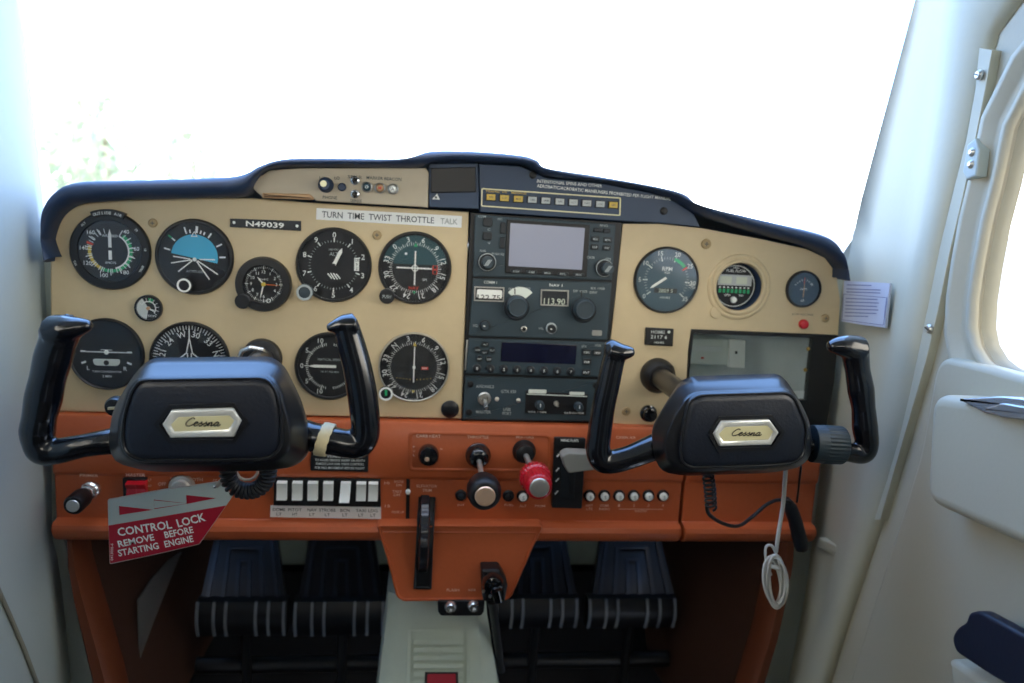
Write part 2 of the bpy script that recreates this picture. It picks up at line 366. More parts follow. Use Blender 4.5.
m = MB('door', RF); cp = [ruv(a, b, .055) for a, b in ((957, 656), (988, 676), (1030, 698), (1030, 800), (972, 790))]; m.prism(roundpoly(cp, .008), .02, .064, .005, 4); m.build('shell', R)
# --- left wall
D0 = [(-80, 11), (0, 20), (60, 27), (100, 32), (150, 38), (190, 42), (225, 45), (262, 48), (412, 55), (540, 54), (556, 62), (600, 72), (640, 82), (690, 93), (780, 112)]
m = MB('wall_cool', LF); rings = []
for y in (-80, -40, 0, 30, 60, 100, 150, 190, 225, 262, 300, 350, 412, 470, 520, 540, 556, 580, 600, 640, 690, 740, 780):
    c = interp(D0, y); a = luv(c, y, -.012); b = luv(c - 7, y, -.002); d = luv(c - 22, y, .004)
    rings.append([(max(.07, a[0]), a[1], -.012) if y >= 262 else (*a, -.012), (*a, -.012), (*b, -.002), (*d, .004), (d[0] - .10, d[1], .004), (-.32, d[1], .004)])
m.loft(rings, False)
m.build('wall_left', kind='structure', fix=False)
zt, zl = rings[0][-1][1], rings[-1][-1][1]
m = MB('wall_cool', LF)
m.holed([(-.319, zt), (-1.7, zt), (-1.7, zl), (-.319, zl)], [rrect(-.72, .93, .66, .28, .08)], .003, .009); m.build('door_2', kind='structure')
m = MB('seal', LF); e = [(-.322, .9), (-.31, .80)]
m.tube([(*luv(x, y, .01), .006) for x, y in ((-40, 500), (-10, 560), (0, 583), (14, 615), (28, 648), (42, 686), (60, 730))], .0022, 8); m.build('trim_1', kind='structure')
m = MB('seal', RF); m.tube([(*ruv(interp(GR, y) - 1, y, .005), .005) for y in (-30, 5, 20, 33, 60, 83, 110, 133, 160, 189, 215, 239, 270, 294, 320, 344, 376, 415, 454, 506, 550, 599, 640, 671, 690, 740)], .0022, 8); m.build('trim_6', kind='structure')
m = MB('wall', RF); m.prism(roundpoly([ruv(a, b, .004) for a, b in ((818, 537), (856, 555), (859, 562), (849, 563), (816, 547))], .003), -.014, .004, .002); m.build('trim_7', kind='structure')
m = MB('windshield', LF); m.prism(rrect(-.72, .93, .66, .28, .08), -.002, .0); m.build('window_3', kind='structure')
# right wall behind the door
m = MB('wall', RF); m.box(-1.7, -.955, zb, 1.12, 0, .01); m.build('wall_right_rear', kind='structure')
# --- roof, floor, rear bulkhead, firewall
m = MB('headliner', WF); m.prism([(-.42, -.20), (.54, -.20), (.54, -1.7), (-.42, -1.7)], 1.13, 1.16, .0); m.build('ceiling', kind='structure')
m = MB('floor_mat', WF); m.box(-.45, .56, -1.7, .56, -.02, .0); m.build('floor', kind='structure')
m = MB('headliner', WF); m.box(-.42, .54, -1.72, -1.70, 0, .86); m.build('wall_back', kind='structure')
m = MB('firewall', WF); m.box(-.44, .55, .50, .52, 0, .775); m.mat('floor_mat'); m.box(-.45, -.44, .036, .52, 0, .78); m.box(.535, .545, .036, .52, 0, .76); m.mat('firewall')
for x in (-.16, .07, .2): m.box(x, x + .012, .485, .5, 0, .7)
m.mat('floor_mat'); m.prism([(-.44, .47), (.55, .47), (.55, .499), (-.44, .499)], 0, .20); m.loft([[(-.44, .26, .0), (-.44, .47, .20), (-.44, .49, .20), (-.44, .49, 0)], [(.55, .26, .0), (.55, .47, .20), (.55, .49, .20), (.55, .49, 0)]], True, True, True)
m.build('wall_front', kind='structure')
for nm, pts in (('trim_2', [(18, 236), (58, 236), (58, 530), (66, 545), (70, 575), (80, 610), (100, 683), (125, 790), (-60, 790)]), ('trim_3', [(826, 262), (900, 262), (940, 790), (725, 790), (757, 683), (778, 610), (786, 575), (788, 545), (800, 530), (826, 400)])):
    m = MB('wall_cool'); m.prism(uvs(pts, -.03), -.036, -.030); m.build(nm, kind='structure')
zs = P(843, 278, 0).z
for nm, x0, x1, z in (('leak_block_right', .506, .56, zs - .008), ('leak_block_left', -.46, -.388, P(46, 262, 0).z)):  # hidden shelves added under the hood ends to stop leaking sky light
    m = MB('navy', WF); m.box(x0, x1, .035, .50, z - .012, z); m.build(nm, kind='structure')
# carpeted kick panels and their orange trims
def kick(px_edge, X0, X1, nm):
    m = MB('carpet', WF)
    a = [P(x, y, .02) for x, y in px_edge]
    rings = [[(p.x, .02, p.z) for p in a], [(p.x + (X1 - X0) * .5, .25, p.z) for p in a], [(p.x + (X1 - X0), .50, p.z) for p in a]]
    m.loft(rings, False); m.build(nm, kind='structure', fix=False)
kick([(75, 530), (76, 560), (84, 600), (96, 640), (106, 690), (125, 800)], 0, .02, 'wall_footwell_left')
kick([(786, 530), (787, 560), (778, 600), (768, 640), (758, 690), (735, 800)], 0, -.03, 'wall_footwell_right')
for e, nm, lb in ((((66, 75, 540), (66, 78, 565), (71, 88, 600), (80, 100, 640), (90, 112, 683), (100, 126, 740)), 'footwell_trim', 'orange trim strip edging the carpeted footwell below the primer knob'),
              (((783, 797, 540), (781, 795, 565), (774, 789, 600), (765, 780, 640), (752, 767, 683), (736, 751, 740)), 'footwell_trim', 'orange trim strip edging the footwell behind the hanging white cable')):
    m = MB('orange_shaded'); rings = []  # darker orange holds the shade these deep-set strips lie in
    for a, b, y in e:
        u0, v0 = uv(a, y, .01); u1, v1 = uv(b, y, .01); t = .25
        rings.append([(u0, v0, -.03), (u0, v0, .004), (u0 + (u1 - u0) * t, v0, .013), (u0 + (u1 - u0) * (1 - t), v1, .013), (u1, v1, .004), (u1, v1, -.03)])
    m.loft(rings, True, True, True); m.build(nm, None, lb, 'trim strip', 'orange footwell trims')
# clear pocket on the kick panel
m = MB('film', WF)
q = [(137, 600), (150, 580), (168, 560), (180, 552), (184, 575), (178, 600), (160, 622), (148, 640), (139, 668)]
k = [Q(a, b, -.335) for a, b in q]; m.loft([[(p.x, p.y, p.z) for p in k], [(p.x + .002, p.y, p.z) for p in k]], True, True, True)
m.build('map_pocket', None, 'clear plastic pocket on the brown carpeted kick panel', 'map pocket')
# windshield
m = MB('windshield', WF)
rings = []
for t in range(9):
    s = t / 8; x = -.40 + .92 * s; bulge = .12 * (1 - (2 * s - 1) ** 2)
    rings.append([(x, .14 + bulge, .80), (x, .06 + bulge * .8, .95), (x, -.10 + bulge * .4, 1.10), (x, -.20, 1.135)])
m.loft(rings, False); m.build('window_1', kind='structure')
# outside: apron and trees
m = MB('tarmac', WF); m.box(-150, 150, -100, 220, -1.02, -1.0); m.build('ground', kind='structure')
def tree(x, y, h, lb):
    R = thing('tree', (x, y, -1.0), lb, 'tree', 'trees beyond the apron')
    t = MB('bark', WF); t.tube([(x, y, -1.0), (x + .1, y, -1 + h * .4), (x, y, -1 + h * .8)], [.18, .12, .05], 8); t.build('trunk', R)
    c = MB('leaf_hazed', WF)
    for i in range(900):
        a, b = random.uniform(0, 6.28), random.uniform(-1, 1); r = h * .36 * random.uniform(.5, 1) * math.sqrt(max(0, 1 - b * b) + .1)
        p = Vector((x + r * math.cos(a), y + r * math.sin(a), -1 + h * .62 + b * h * .36)); s_ = h * .024
        e1 = Vector((random.gauss(0, 1), random.gauss(0, 1), random.gauss(0, 1))).normalized(); e2 = e1.orthogonal()
        c.face([c.bm.verts.new(p + e1 * s_ * i1 + e2 * s_ * j1) for i1, j1 in ((-1, -.4), (0, -.8), (1, -.2), (.4, .8), (-.7, .7))])
    c.build('foliage', R, fix=False)
tree(-13.0, 36, 5.4, 'bushy tree outside beyond the windshield, tallest of the faint trees')
tree(-15.6, 40, 4.7, 'bushy tree outside beyond the windshield, nearest the pale window post')
tree(-10.0, 38, 4.3, 'bushy tree outside, further along the hood from the window post')

# unseen seats added at each side of the camera to darken the footwell
for sx, lb in ((-.235, 'unseen brown pilot seat added to shade the footwell'), (.26, 'unseen brown passenger seat added to shade the footwell')):
    R = thing('unseen_seat', (sx, -.7, 0), lb, 'seat', 'unseen added seats')
    m = MB('unseen_seatback', WF); m.prism(rrect(sx, -.62, .40, .50, .06), .27, .41, .03, 4); m.build('cushion', R)
    m = MB('unseen_seatback', Frame((0, -.93, 0), (1, 0, 0), (0, 0, 1), (0, 1, 0))); m.prism(rrect(sx, .60, .38, .50, .08), 0, .09, .03, 4); m.build('backrest', R)
    m = MB('blk', WF); m.box(sx - .16, sx + .16, -.82, -.45, .0, .27); m.build('seat_base', R)

for nm, x0, x1 in (('trim_8', .47, .56), ('trim_9', -.46, -.37)):
    m = MB('headliner', WF); m.prism([(x0, -.30), (x1, -.30), (x1, -1.7), (x0, -1.7)], 1.055, 1.135); m.build(nm, kind='structure')
# ================================================================== hood, panels
outer = [(49.5, 258), (46, 250), (42, 235), (42, 208), (55, 190), (75, 182), (130, 180), (200, 178), (238, 175), (262, 164), (290, 158), (350, 158), (408, 158), (430, 151), (475, 151), (522, 155), (538, 160), (548, 168), (600, 176), (655, 186), (686, 194), (703, 206), (760, 219), (812, 231), (832, 238), (842.5, 249), (846, 262), (845.5, 279)]
inner = [(50, 262), (50.5, 252), (51, 238), (58, 219), (70, 208), (84, 203), (130, 200), (200, 198), (246, 196), (256, 182), (268, 170), (300, 167), (350, 167), (415, 168), (431, 163), (475, 162), (520, 164), (534, 170), (546, 176), (600, 181.5), (652, 191.5), (677, 200), (697, 214), (760, 234), (806, 246), (826, 256), (836.5, 266), (842.5, 280)]
N_ = 6
def sp2(p): return [tuple(q) for q in spline(p, N_)]
O = sp2(outer); I = sp2(inner)
m = MB('navy'); rings = []
for (ox, oy), (ix, iy) in zip(O, I):
    a = Vector(uv(ix, iy, .012)); b = Vector(uv(ox, oy, .03)); d = b - a
    r = [(*a, -.004), (*a, .014)]
    for t, w in ((.06, .022), (.25, .031), (.5, .035), (.75, .034), (.93, .028)): r.append((*(a + d * t), w))
    r += [(*b, .018), (*(b + Vector((0, -.002))), -.02), (b.x, b.y - .008, -.18), (b.x * 1.01, b.y - .03, -.40), (b.x * 1.02, min(b.y - .06, .78), -.495)]
    rings.append(r)
m.loft(rings, False)
hood = m.build('glareshield', None, 'padded navy blue hood curving along the whole top of the instrument panel', 'glareshield', fix=False)
# --- left beige panel
def poly(px, w=0.0): return uvs(px, w)
lp = [(50, 300), (50, 262), (52, 238), (59, 219), (71, 208), (85, 203), (130, 200), (200, 198), (250, 198), (315, 203), (469, 212), (466, 300), (462, 419), (260, 415), (57, 412), (51, 360)]
R = thing('instrument_panel', P(260, 412, 0), 'beige flight instrument panel with eight round dials between the window post and the radios', 'instrument panel', 'beige panels')
m = MB('beige'); m.prism(poly(lp), -.012, 0.0, .002); m.build('panel_plate', R)
def screw(R, px, py, r=4.5, mat='beige_dark'):
    m = MB(mat); u, v = uv(px, py); s_ = sz(px, py, r)
    m.lathe(u, v, [(s_, 0), (s_, .0012), (s_ * .8, .0022), (s_ * .35, .0024)], 16); m.mat('ink'); m.ribbon([(u - s_ * .45, v), (u + s_ * .45, v)], s_ * .16, .0026); m.ribbon([(u, v - s_ * .45), (u, v + s_ * .45)], s_ * .16, .00262); m.build('screw', R)
for a, b in ((153, 223), (377, 235)): screw(R, a, b)
# --- right beige panel with the recess hole
rp = [(623, 224), (660, 224), (700, 228), (760, 239), (806, 249), (825, 258), (836, 273), (840, 300), (838, 335), (816, 334), (691, 329), (688, 350), (684, 426), (640, 425), (598, 422), (612, 330)]
R = thing('instrument_panel', P(740, 335, 0), 'beige engine gauge panel between the radios and the sticker on the post', 'instrument panel', 'beige panels')
u0, v0 = uv(739, 287); hr = sz(739, 287, 25)
m = MB('beige'); m.holed(poly(rp), [circ(u0, v0, hr, 48)], -.012, 0.0)
b1 = poly([(790, 334), (817, 335), (812, 380), (800, 426), (700, 426)])
m.build('panel_plate', R)
m = MB('beige'); rr = sz(739, 287, 1)
m.lathe(u0, v0, [(rr * 33, 0), (rr * 32, .0016), (rr * 30.5, .002), (rr * 29, .0012), (rr * 27.8, .0016), (rr * 27, .003), (rr * 25, .003), (rr * 23.8, .001), (rr * 23.5, -.012)], 48, cap1=False)
u1, v1 = uv(716, 312); m.lathe(u1, v1, [(rr * 6.5, 0), (rr * 6, .0014), (rr * 5, .0016)], 20)
m.build('gauge_ring', R, label='raised beige ring')
for a, b, r in ((706, 244, 5), (825, 318, 4), (626, 411, 4.5)): screw(R, a, b, r)
m = MB('ink'); u, v = uv(803, 314.5, .001); m.text('LOW VOLTAGE', u, v, .0022, .0006, fit=.026); m.build('lettering', R)
# --- auxiliary beige plate in the hood
R = thing('auxiliary_switch_plate', P(340, 205, .02), 'grey-beige plate with marker beacon knob and lights set in the hood', 'switch plate')
ap = [(250, 186), (258, 177), (270, 170), (300, 168), (426, 168), (429, 173), (428, 208), (420, 207), (316, 201), (314, 199), (262, 197)]
m = MB('beige_aux'); m.prism(poly(ap, .012), -.002, .012, .0015); m.build('plate', R)
m = MB('tan'); m.prism(roundpoly(poly([(262, 193), (309, 194), (313, 197), (313, 200), (262, 198)], .016), .001), .008, .016, .002); m.build('ledge', R, label='tan ledge')
m = MB('ink')
for t, a, b, w_ in (('PHONE', 330, 197.5, 14), ('HI', 322, 178, 5), ('SPKR', 355, 177, 14), ('MARKER BEACON', 384, 178.5, 34), ('SENSE', 356, 201, 11), ('LO', 337, 178, 5)):
    u, v = uv(a, b, .0125); m.text(t, u, v, sz(a, b, 3), .0125, fit=sz(a, b, w_))
m.build('lettering', R)
u, v = uv(326, 185, .013); k = sz(326, 185, 1)
m = MB('navy'); m.lathe(u, v, [(k * 7.5, .012), (k * 7.5, .016), (k * 6.3, .018), (k * 6, .026), (k * 4.5, .028)], 24); m.mat('cream_glow'); m.lathe(u - k, v + k, [(k * 3.3, .028), (k * 2.8, .0295)], 16); m.build('volume_knob', R)
u, v = uv(342, 187, .013); m = MB('navy'); m.lathe(u, v, [(k * 4.2, .012), (k * 4, .015), (k * 3, .016)], 16); m.build('button', R)
for a, b in ((355, 180.5), (355, 194)):
    u, v = uv(a, b, .013); m = MB('chrome'); m.lathe(u, v, [(k * 4.3, .012), (k * 4.3, .0145), (k * 2.6, .0155), (k * 2, .013)], 16); m.mat('blk'); m.lathe(u, v, [(k * 2.2, .0135), (k * 1.6, .015), (k * 1.6, .022), (k * .8, .024)], 10); m.build('toggle_switch', R)
for a, b, c in ((367, 187, 'navy'), (380, 188, 'redp'), (393, 189, 'white')):
    u, v = uv(a, b, .013); m = MB('steel'); m.lathe(u, v, [(k * 5.4, .012), (k * 5.4, .015), (k * 4.2, .016), (k * 4, .014)], 20, cap1=False); m.mat({'navy': 'face_blue', 'redp': 'tan', 'white': 'white'}[c]); m.lathe(u, v, [(k * 4.1, .014), (k * 3, .0165), (k * 1.2, .0172)], 16)
    m.mat({'navy': 'print', 'redp': 'redp', 'white': 'ink'}[c]); m.text({'navy': 'O', 'redp': 'M', 'white': 'A'}[c], u, v, k * 3, .0174); m.build('marker_light', R)
# --- black box and navy annunciator plate in the hood
R = thing('compass_plate', P(453, 207, .02), 'square black plate in the hood beside the marker beacon switches', 'plate')
m = MB('navy_plate'); m.prism(poly([(429, 166), (431, 163.5), (478, 163.5), (479, 209), (429, 207)], .010), -.002, .010, .001)
m.mat('blk'); m.prism(poly([(431, 168), (475.5, 167), (476, 192), (431, 193)], .0135), .009, .0135, .001); m.build('plate', R)
u, v = uv(436, 197, .011); m = MB('white'); m.prism([(u - k * 4, v - k * 2.5), (u + k * 4, v - k * 2.5), (u + k * 1, v + k * 3.5)], .010, .0125, .0008); m.mat('ink'); m.lathe(u, v - k * .4, [(k * 1.2, .0126), (k * .8, .0132)], 10); m.build('pointer_screw', R, label='small white triangular screw')
R = thing('annunciator_plate', P(580, 215, .02), 'navy plate in the hood with a cream-bordered row of ten small square lights', 'annunciator panel')
np_ = [(479, 164), (520, 166), (534, 172), (546, 178), (600, 183), (652, 193), (676, 202), (694, 214), (700, 227), (660, 223), (622, 221), (480, 212)]
m = MB('navy_plate'); m.prism(poly(np_, .008), -.002, .008, .001); m.build('plate', R)
m = MB('cream_glow'); bp = poly([(481.5, 188), (621, 197.5), (620.5, 216), (481, 206.5)], .009); bo = roundpoly(bp, .002); bi = offset(bo, .0013)
m.loft([[(a, b, .0075) for a, b in bo], [(a, b, .0095) for a, b in bo], [(a, b, .0095) for a, b in bi], [(a, b, .0075) for a, b in bi]]); m.build('border', R, label='thin cream border')
m = MB('print')
def ln(m, t, a, b, h, w, wd, lw=None, al='c', rot=0):
    u, v = uv(a, b, w); m.text(t, u, v, sz(a, b, h), w, rot=rot, fit=None if wd is None else sz(a, b, wd), align=al)
ln(m, 'INTENTIONAL SPINS AND OTHER', 537, 181, 3.1, .0085, 66, al='l', rot=-1)
ln(m, 'AEROBATIC/ACROBATIC MANEUVERS PROHIBITED PER FLIGHT MANUAL', 537, 185.6, 3.1, .0085, 138, al='l', rot=-2.4)
m.mat('amber'); ln(m, 'TRAFFIC', 493, 191.5, 2, .0085, 15); ln(m, 'VOR', 504.5, 192, 2, .0085, 5); ln(m, 'MESSAGE', 519, 193, 2, .0085, 15)
m.build('lettering', R)
for i, (a, c) in enumerate(zip((491, 504.5, 518.5, 532.5, 546, 560, 573.5, 587, 600.5, 613.5), ('amber', 'amber', 'amber') + ('key_grey',) * 6 + ('amber',))):
    b = 197.2 + i * .87; u, v = uv(a, b, .011); m = MB('blk'); m.box(u - k * 5.2, u + k * 5.2, v - k * 3.7, v + k * 3.7, .007, .0098, .0005); m.mat(c); m.box(u - k * 4.5, u + k * 4.5, v - k * 3.1, v + k * 3.1, .0098, .0115, .001)
    m.mat('ink'); m.text(('GPS', 'LOC', 'MSG', 'OBS', 'ARM', 'APR', 'ACT', 'NAV', 'LOC', 'GPS')[i], u, v, k * 1.9, .0117); m.build('light_key', R)
for a, b in ((533, 175), (664, 211)):
    m = MB('blk'); u, v = uv(a, b, .009); m.lathe(u, v, [(k * 4, .0075), (k * 3.8, .0095), (k * 2.5, .0102)], 14); m.build('screw', R)
# ================================================================== gauges
FW = .0016     # dial face height above the panel
def gauge(name, label, px, py, rpx, face='face', rim=.13, bez='bezel', glass=True, depth=.0042, cat='gauge', group='round dials of the instrument panel'):
    u, v = uv(px, py); r = sz(px, py, rpx)
    R = thing(name, (u, -.001, v - r), label, cat, group)
    m = MB(bez); ri = r * (1 - rim)
    m.lathe(u, v, [(r, 0), (r * .995, depth * .6), (r * .96, depth), (ri * 1.02, depth), (ri, depth * .8), (ri, FW * .6)], 56, cap1=False); m.build('bezel', R)
    m = MB(face); m.lathe(u, v, [(ri * 1.01, 0), (ri * 1.01, FW)], 56)
    def fin(nd=None, knob=None):
        m.build('dial', R)
        if nd: nd.build('needle', R)
        if glass:
            g = MB('glass'); g.lathe(u, v, [(ri, depth * .75), (ri, depth * .85)], 48, cap0=True); g.build('glass', R)
        return R
    return R, m, u, v, ri, fin
def gknob(R, px, py, rpx, mat='bezel', cap=None, h=.014, mark=None, ring=None):
    u, v = uv(px, py, h * .6); r = sz(px, py, rpx); m = MB(mat)
    m.lathe(u, v, [(r * .75, 0), (r * .75, .004), (r, .0045), (r, h - .001), (r * .88, h)], 28, cap1=not ring)
    if ring: m.mat(ring); m.lathe(u, v, [(r * .98, h), (r * .98, h + .0006), (r * .72, h + .0006), (r * .72, h)], 28, cap1=False); m.mat(mat); m.lathe(u, v, [(r * .72, h), (r * .3, h + .0004)], 20)
    if mark: m.mat(mark); m.text('PUSH', u, v, r * .45, h + .0008, fit=r * 1.1)
    return m.build('knob', R)
def needle(u, v, a, L, wd, w=.0024, mat='white', tail=.0, tip=.35, hub=None, hubmat='bezel'):
    m = MB(mat); A = math.radians(a); d = Vector((math.sin(A), math.cos(A))); n = Vector((d.y, -d.x)); c = Vector((u, v))
    p = [c - d * tail + n * wd / 2, c + d * L * (1 - tip) + n * wd / 2, c + d * L, c + d * L * (1 - tip) - n * wd / 2, c - d * tail - n * wd / 2]
    m.prism([tuple(q) for q in p], w, w + .0004)
    if hub: m.mat(hubmat); m.lathe(u, v, [(hub, FW), (hub, w + .0008), (hub * .6, w + .0012)], 18)
    return m
T = FW + .0002
# airspeed
R, m, u, v, r, fin = gauge('airspeed_indicator', 'round airspeed dial with green and yellow arcs and a tall white needle', 111, 251, 39, rim=.22)
m.mat('bezel'); m.arc(u, v, r * .92, r * 1.0, 0, 360, T)
ang = lambda kt: 25 + (kt - 40) * 2.35
m.mat('green'); m.arc(u, v, r * .60, r * .70, 38, 208, T)
m.mat('white'); m.arc(u, v, r * .55, r * .60, 30, 165, T)
m.mat('yellow'); m.arc(u, v, r * .60, r * .70, 208, 283, T); m.mat('redp'); m.arc(u, v, r * .56, r * .78, 287, 293, T)
m.mat('print'); m.ticks(u, v, r * .58, r * .74, 30, 345, 27, r * .02, T + .0001); m.ticks(u, v, r * .58, r * .80, 30, 330, 13, r * .03, T + .0001)
for t, a in (('40', 38), ('60', 82), ('80', 145), ('100', 195), ('120', 240), ('140', 275), ('160', 315)):
    A = math.radians(a); m.text(t, u + r * .83 * math.sin(A), v + r * .83 * math.cos(A), r * .13, T + .0001)
m.text('AIRSPEED', u, v + r * .50, r * .08, T); m.text('KNOTS', u, v - r * .38, r * .07, T)
nd = needle(u, v, 0, r * .72, r * .10, tip=.25, tail=-r * .12); nd.mat('white'); nd.prism([(u - r * .05, v - r * .28), (u + r * .05, v - r * .28), (u + r * .05, v + r * .02), (u - r * .05, v + r * .02)], .0024, .0028)
fin(nd)
m = MB('bezel'); ro = sz(111, 251, 39); m.arc(u, v, ro * .78, ro * 1.06, -25, 25, .0066); 
g = lambda rr_: [(u + rr_ * math.sin(math.radians(a)), v + rr_ * math.cos(math.radians(a))) for a in range(-24, 25, 4)]
m = MB('bezel'); m.prism(g(ro * 1.06) + g(ro * .90)[::-1], .001, .0068, .0006); m.mat('print')
for i, t in enumerate('OUTSIDE AIR'): 
    a = -19 + i * 3.8; A = math.radians(a); m.text(t, u + ro * .97 * math.sin(A), v + ro * .97 * math.cos(A), ro * .07, .007, rot=-a)
for a, t in ((118, 'TRUE'), (248, 'TAS'), (318, 'ALT'), (50, '20'), (85, '10')):
    A = math.radians(a); m.text(t, u + ro * .89 * math.sin(A), v + ro * .89 * math.cos(A), ro * .055, .0062, rot=(-a if a < 90 or a > 270 else 180 - a))
m.build('temperature_scale', R)
# attitude
R, m, u, v, r, fin = gauge('attitude_indicator', 'round attitude dial with a tilted sky-blue upper half and white horizon lines', 195, 257, 38, rim=.10)
m.mat('sky_blue'); hz = lambda x: -.08 - .12 * x
g = [(u + r * .66 * math.cos(math.radians(a)), v + r * .66 * math.sin(math.radians(a))) for a in range(-14, 176, 6)]
m.sheet(g, T)
m.mat('face'); m.arc(u, v, r * .66, r * 1.0, 0, 360, T + .0001)
m.mat('print'); 
for a, l in ((-75, .18), (-50, .18), (-18, .20), (-9, .1), (5, .2), (14, .1), (22, .1), (34, .16), (62, .18), (88, .18), (-62, .0)):
    m.tick(u, v, r * .70, r * (.70 + l), a, r * (.045 if a != 5 else .07), T + .0002)
m.mat('green'); m.tick(u, v, r * .82, r * .94, -50, r * .05, T + .0003); m.mat('white')
m.ribbon([(u - r * .08, v + r * .60), (u, v + r * .74), (u + r * .08, v + r * .60)], r * .04, T + .0003, True)
for x0, y0, x1, y1 in ((-.60, .0, -.12, -.06), (.14, -.06, .58, -.05), (-.66, -.20, -.08, -.08), (-.46, -.44, -.06, -.1), (.08, -.1, .66, -.48), (.06, -.12, .42, -.64)):
    m.ribbon([(u + r * x0, v + r * y0), (u + r * x1, v + r * y1)], r * .035, T + .0004)
m.lathe(u, v - r * .07, [(r * .06, T), (r * .05, T + .001)], 12)
m.mat('print_dim'); m.text('ATTITUDE', u, v - r * .42, r * .07, T + .0002)
fin(); gknob(R, 185, 285, 7, 'face', ring='white', h=.010)
# altimeter
R, m, u, v, r, fin = gauge('altimeter', 'round altimeter dial with hatched wedge and a hand just past zero', 334, 265, 37.5, rim=.08)
m.mat('print')
for i in range(10):
    a = i * 36; A = math.radians(a); m.tick(u, v, r * .66, r * .78, a, r * .035, T); m.text(str(i), u + r * .87 * math.sin(A), v + r * .87 * math.cos(A), r * .15, T)
m.mat('print_dim'); m.ticks(u, v, r * .66, r * .72, 0, 352.8, 50, r * .012, T)
m.mat('print'); 
for i in range(4): m.ribbon([(u - r * .17 + i * r * .08, v - r * .22 - abs(i - 1.5) * r * .02), (u - r * .05 + i * r * .08, v - r * .42 + abs(i - 1.5) * r * .02)], r * .035, T)
m.box(u + r * .58, u + r * .72, v - r * .14, v + r * .24, FW, FW + .0003); m.mat('ink'); 
for i, t in enumerate(('29', '9', '2')): m.text(t, u + r * .65, v + r * (.17 - .12 * i), r * .08, FW + .0005)
m.mat('print_dim'); m.text('ALT', u, v + r * .32, r * .1, T); m.text('1000 FEET', u + r * .0, v + r * .45, r * .05, T)
fin(needle(u, v, 25, r * .55, r * .10, tip=.2, hub=r * .05)); gknob(R, 305, 292, 8, 'knob_grey', ring='print_dim', h=.012)
# VOR one
def vor(name, lb, px, py, rpx, face, second):
    R, m, u, v, r, fin = gauge(name, lb, px, py, rpx, rim=.09 if not second else .05, bez='bezel' if not second else 'steel')
    if not second:
        m.mat('face_teal'); g = [(u + r * .66 * math.cos(math.radians(a)), v + r * .66 * math.sin(math.radians(a))) for a in range(10, 171, 8)]; m.sheet(g, T)
        g = [(u + r * .98 * math.cos(math.radians(a)), v + r * .98 * math.sin(math.radians(a))) for a in range(10, 171, 8)]; m.sheet(g, T - .00005)
    m.mat('print'); off = -20 if not second else -18
    m.ticks(u, v, r * .68, r * .76, off, off + 355, 72, r * .012, T); m.ticks(u, v, r * .68, r * .79, off, off + 350, 36, r * .018, T)
    seq = ('3', '6', '9', '12', '15', '18', '21', '24', '27', '30', '33', '0') if not second else ('3', '6', '9', '12', '15', '18', '21', '24', '27', '30', '33', 'N')
    for i, t in enumerate(seq):
        a = off + 5 + i * 30; A = math.radians(a); m.text(t, u + r * .87 * math.sin(A), v + r * .87 * math.cos(A), r * .155, T, rot=-a)
    m.mat('green' if not second else 'yellow'); m.sheet([(u - r * .06, v + r * .64), (u + r * .06, v + r * .64), (u, v + r * .76)], T + .0002)
    m.sheet([(u - r * .05, v - r * .70), (u + r * .05, v - r * .70), (u, v - r * .78)], T + .0002)
    nd = MB('white')
    if not second:
        m.mat('print'); m.ticks(u, v, 0, 0, 0, 0, 0, 1, T)
        for k_ in range(-5, 6):
            if k_: m.ribbon([(u + k_ * r * .1, v - r * .03), (u + k_ * r * .1, v + r * .03)], r * .02, T + .0002); m.ribbon([(u - r * .03, v + k_ * r * .1), (u + r * .03, v + k_ * r * .1)], r * .02, T + .0002)
        m.mat('redp'); m.ribbon([(u + r * .54, v - r * .15), (u + r * .66, v - r * .15), (u + r * .66, v + r * .1), (u + r * .54, v + r * .1)], r * .03, T + .0003, True)
        m.ribbon([(u + r * .57, v - r * .02), (u + r * .63, v - r * .02)], r * .05, T + .0003); m.text('NAV', u - r * .02, v - r * .60, r * .10, T + .0003)
        m.mat('print'); m.text('GPS', u + r * .3, v - r * .34, r * .06, T); m.lathe(u - r * .28, v + r * .42, [(r * .04, T), (r * .03, T + .0003)], 10)
        nd.box(u - r * .02, u + r * .02, v - r * .5, v + r * .5, .0024, .0027); nd.box(u - r * .55, u + r * .48, v - r * .02, v + r * .02, .0024, .0027); nd.loft([[(a_, b_, .0028) for a_, b_ in circ(u, v, r * .1, 20)], [(a_, b_, .0028) for a_, b_ in circ(u, v, r * .075, 20)]])
    else:
        for k_ in range(-5, 6): m.lathe(u + k_ * r * .1, v - r * (.38 - .01 * abs(k_)), [(r * .015, T), (r * .01, T + .0001)], 6)
        m.mat('redp'); m.box(u + r * .22, u + r * .42, v - r * .06, v + r * .02, FW, FW + .0003); m.mat('white'); m.text('NAV', u + r * .32, v - r * .02, r * .05, T + .0003)
        m.text('NAV 2 LOC', u, v - r * .97, r * .04, T)
        nd.box(u - r * .018, u + r * .018, v - r * .46, v + r * .62, .0024, .0027); nd.lathe(u, v, [(r * .05, FW), (r * .05, .003)], 14)
    fin(nd); return R
R = vor('course_indicator', 'round course dial with teal top and a white crosshair, beneath the throttle reminder label', 415, 268, 36.5, 'face', False)
gknob(R, 387, 296, 7.5, 'bezel', mark='print_dim', h=.012)
R = vor('course_indicator', 'round course dial with pale rim and a single upright white needle', 414, 367, 35.5, 'face', True)
kn_ = gknob(R, 386, 393, 7, 'bezel', ring='print', h=.010)
m = MB('green'); u, v = uv(386, 393, .012); m.box(u - k * 1.2, u + k * 1.2, v - k * 3, v + k * 3, .0104, .0112); m.build('knob_mark', kn_, label='green knob mark')
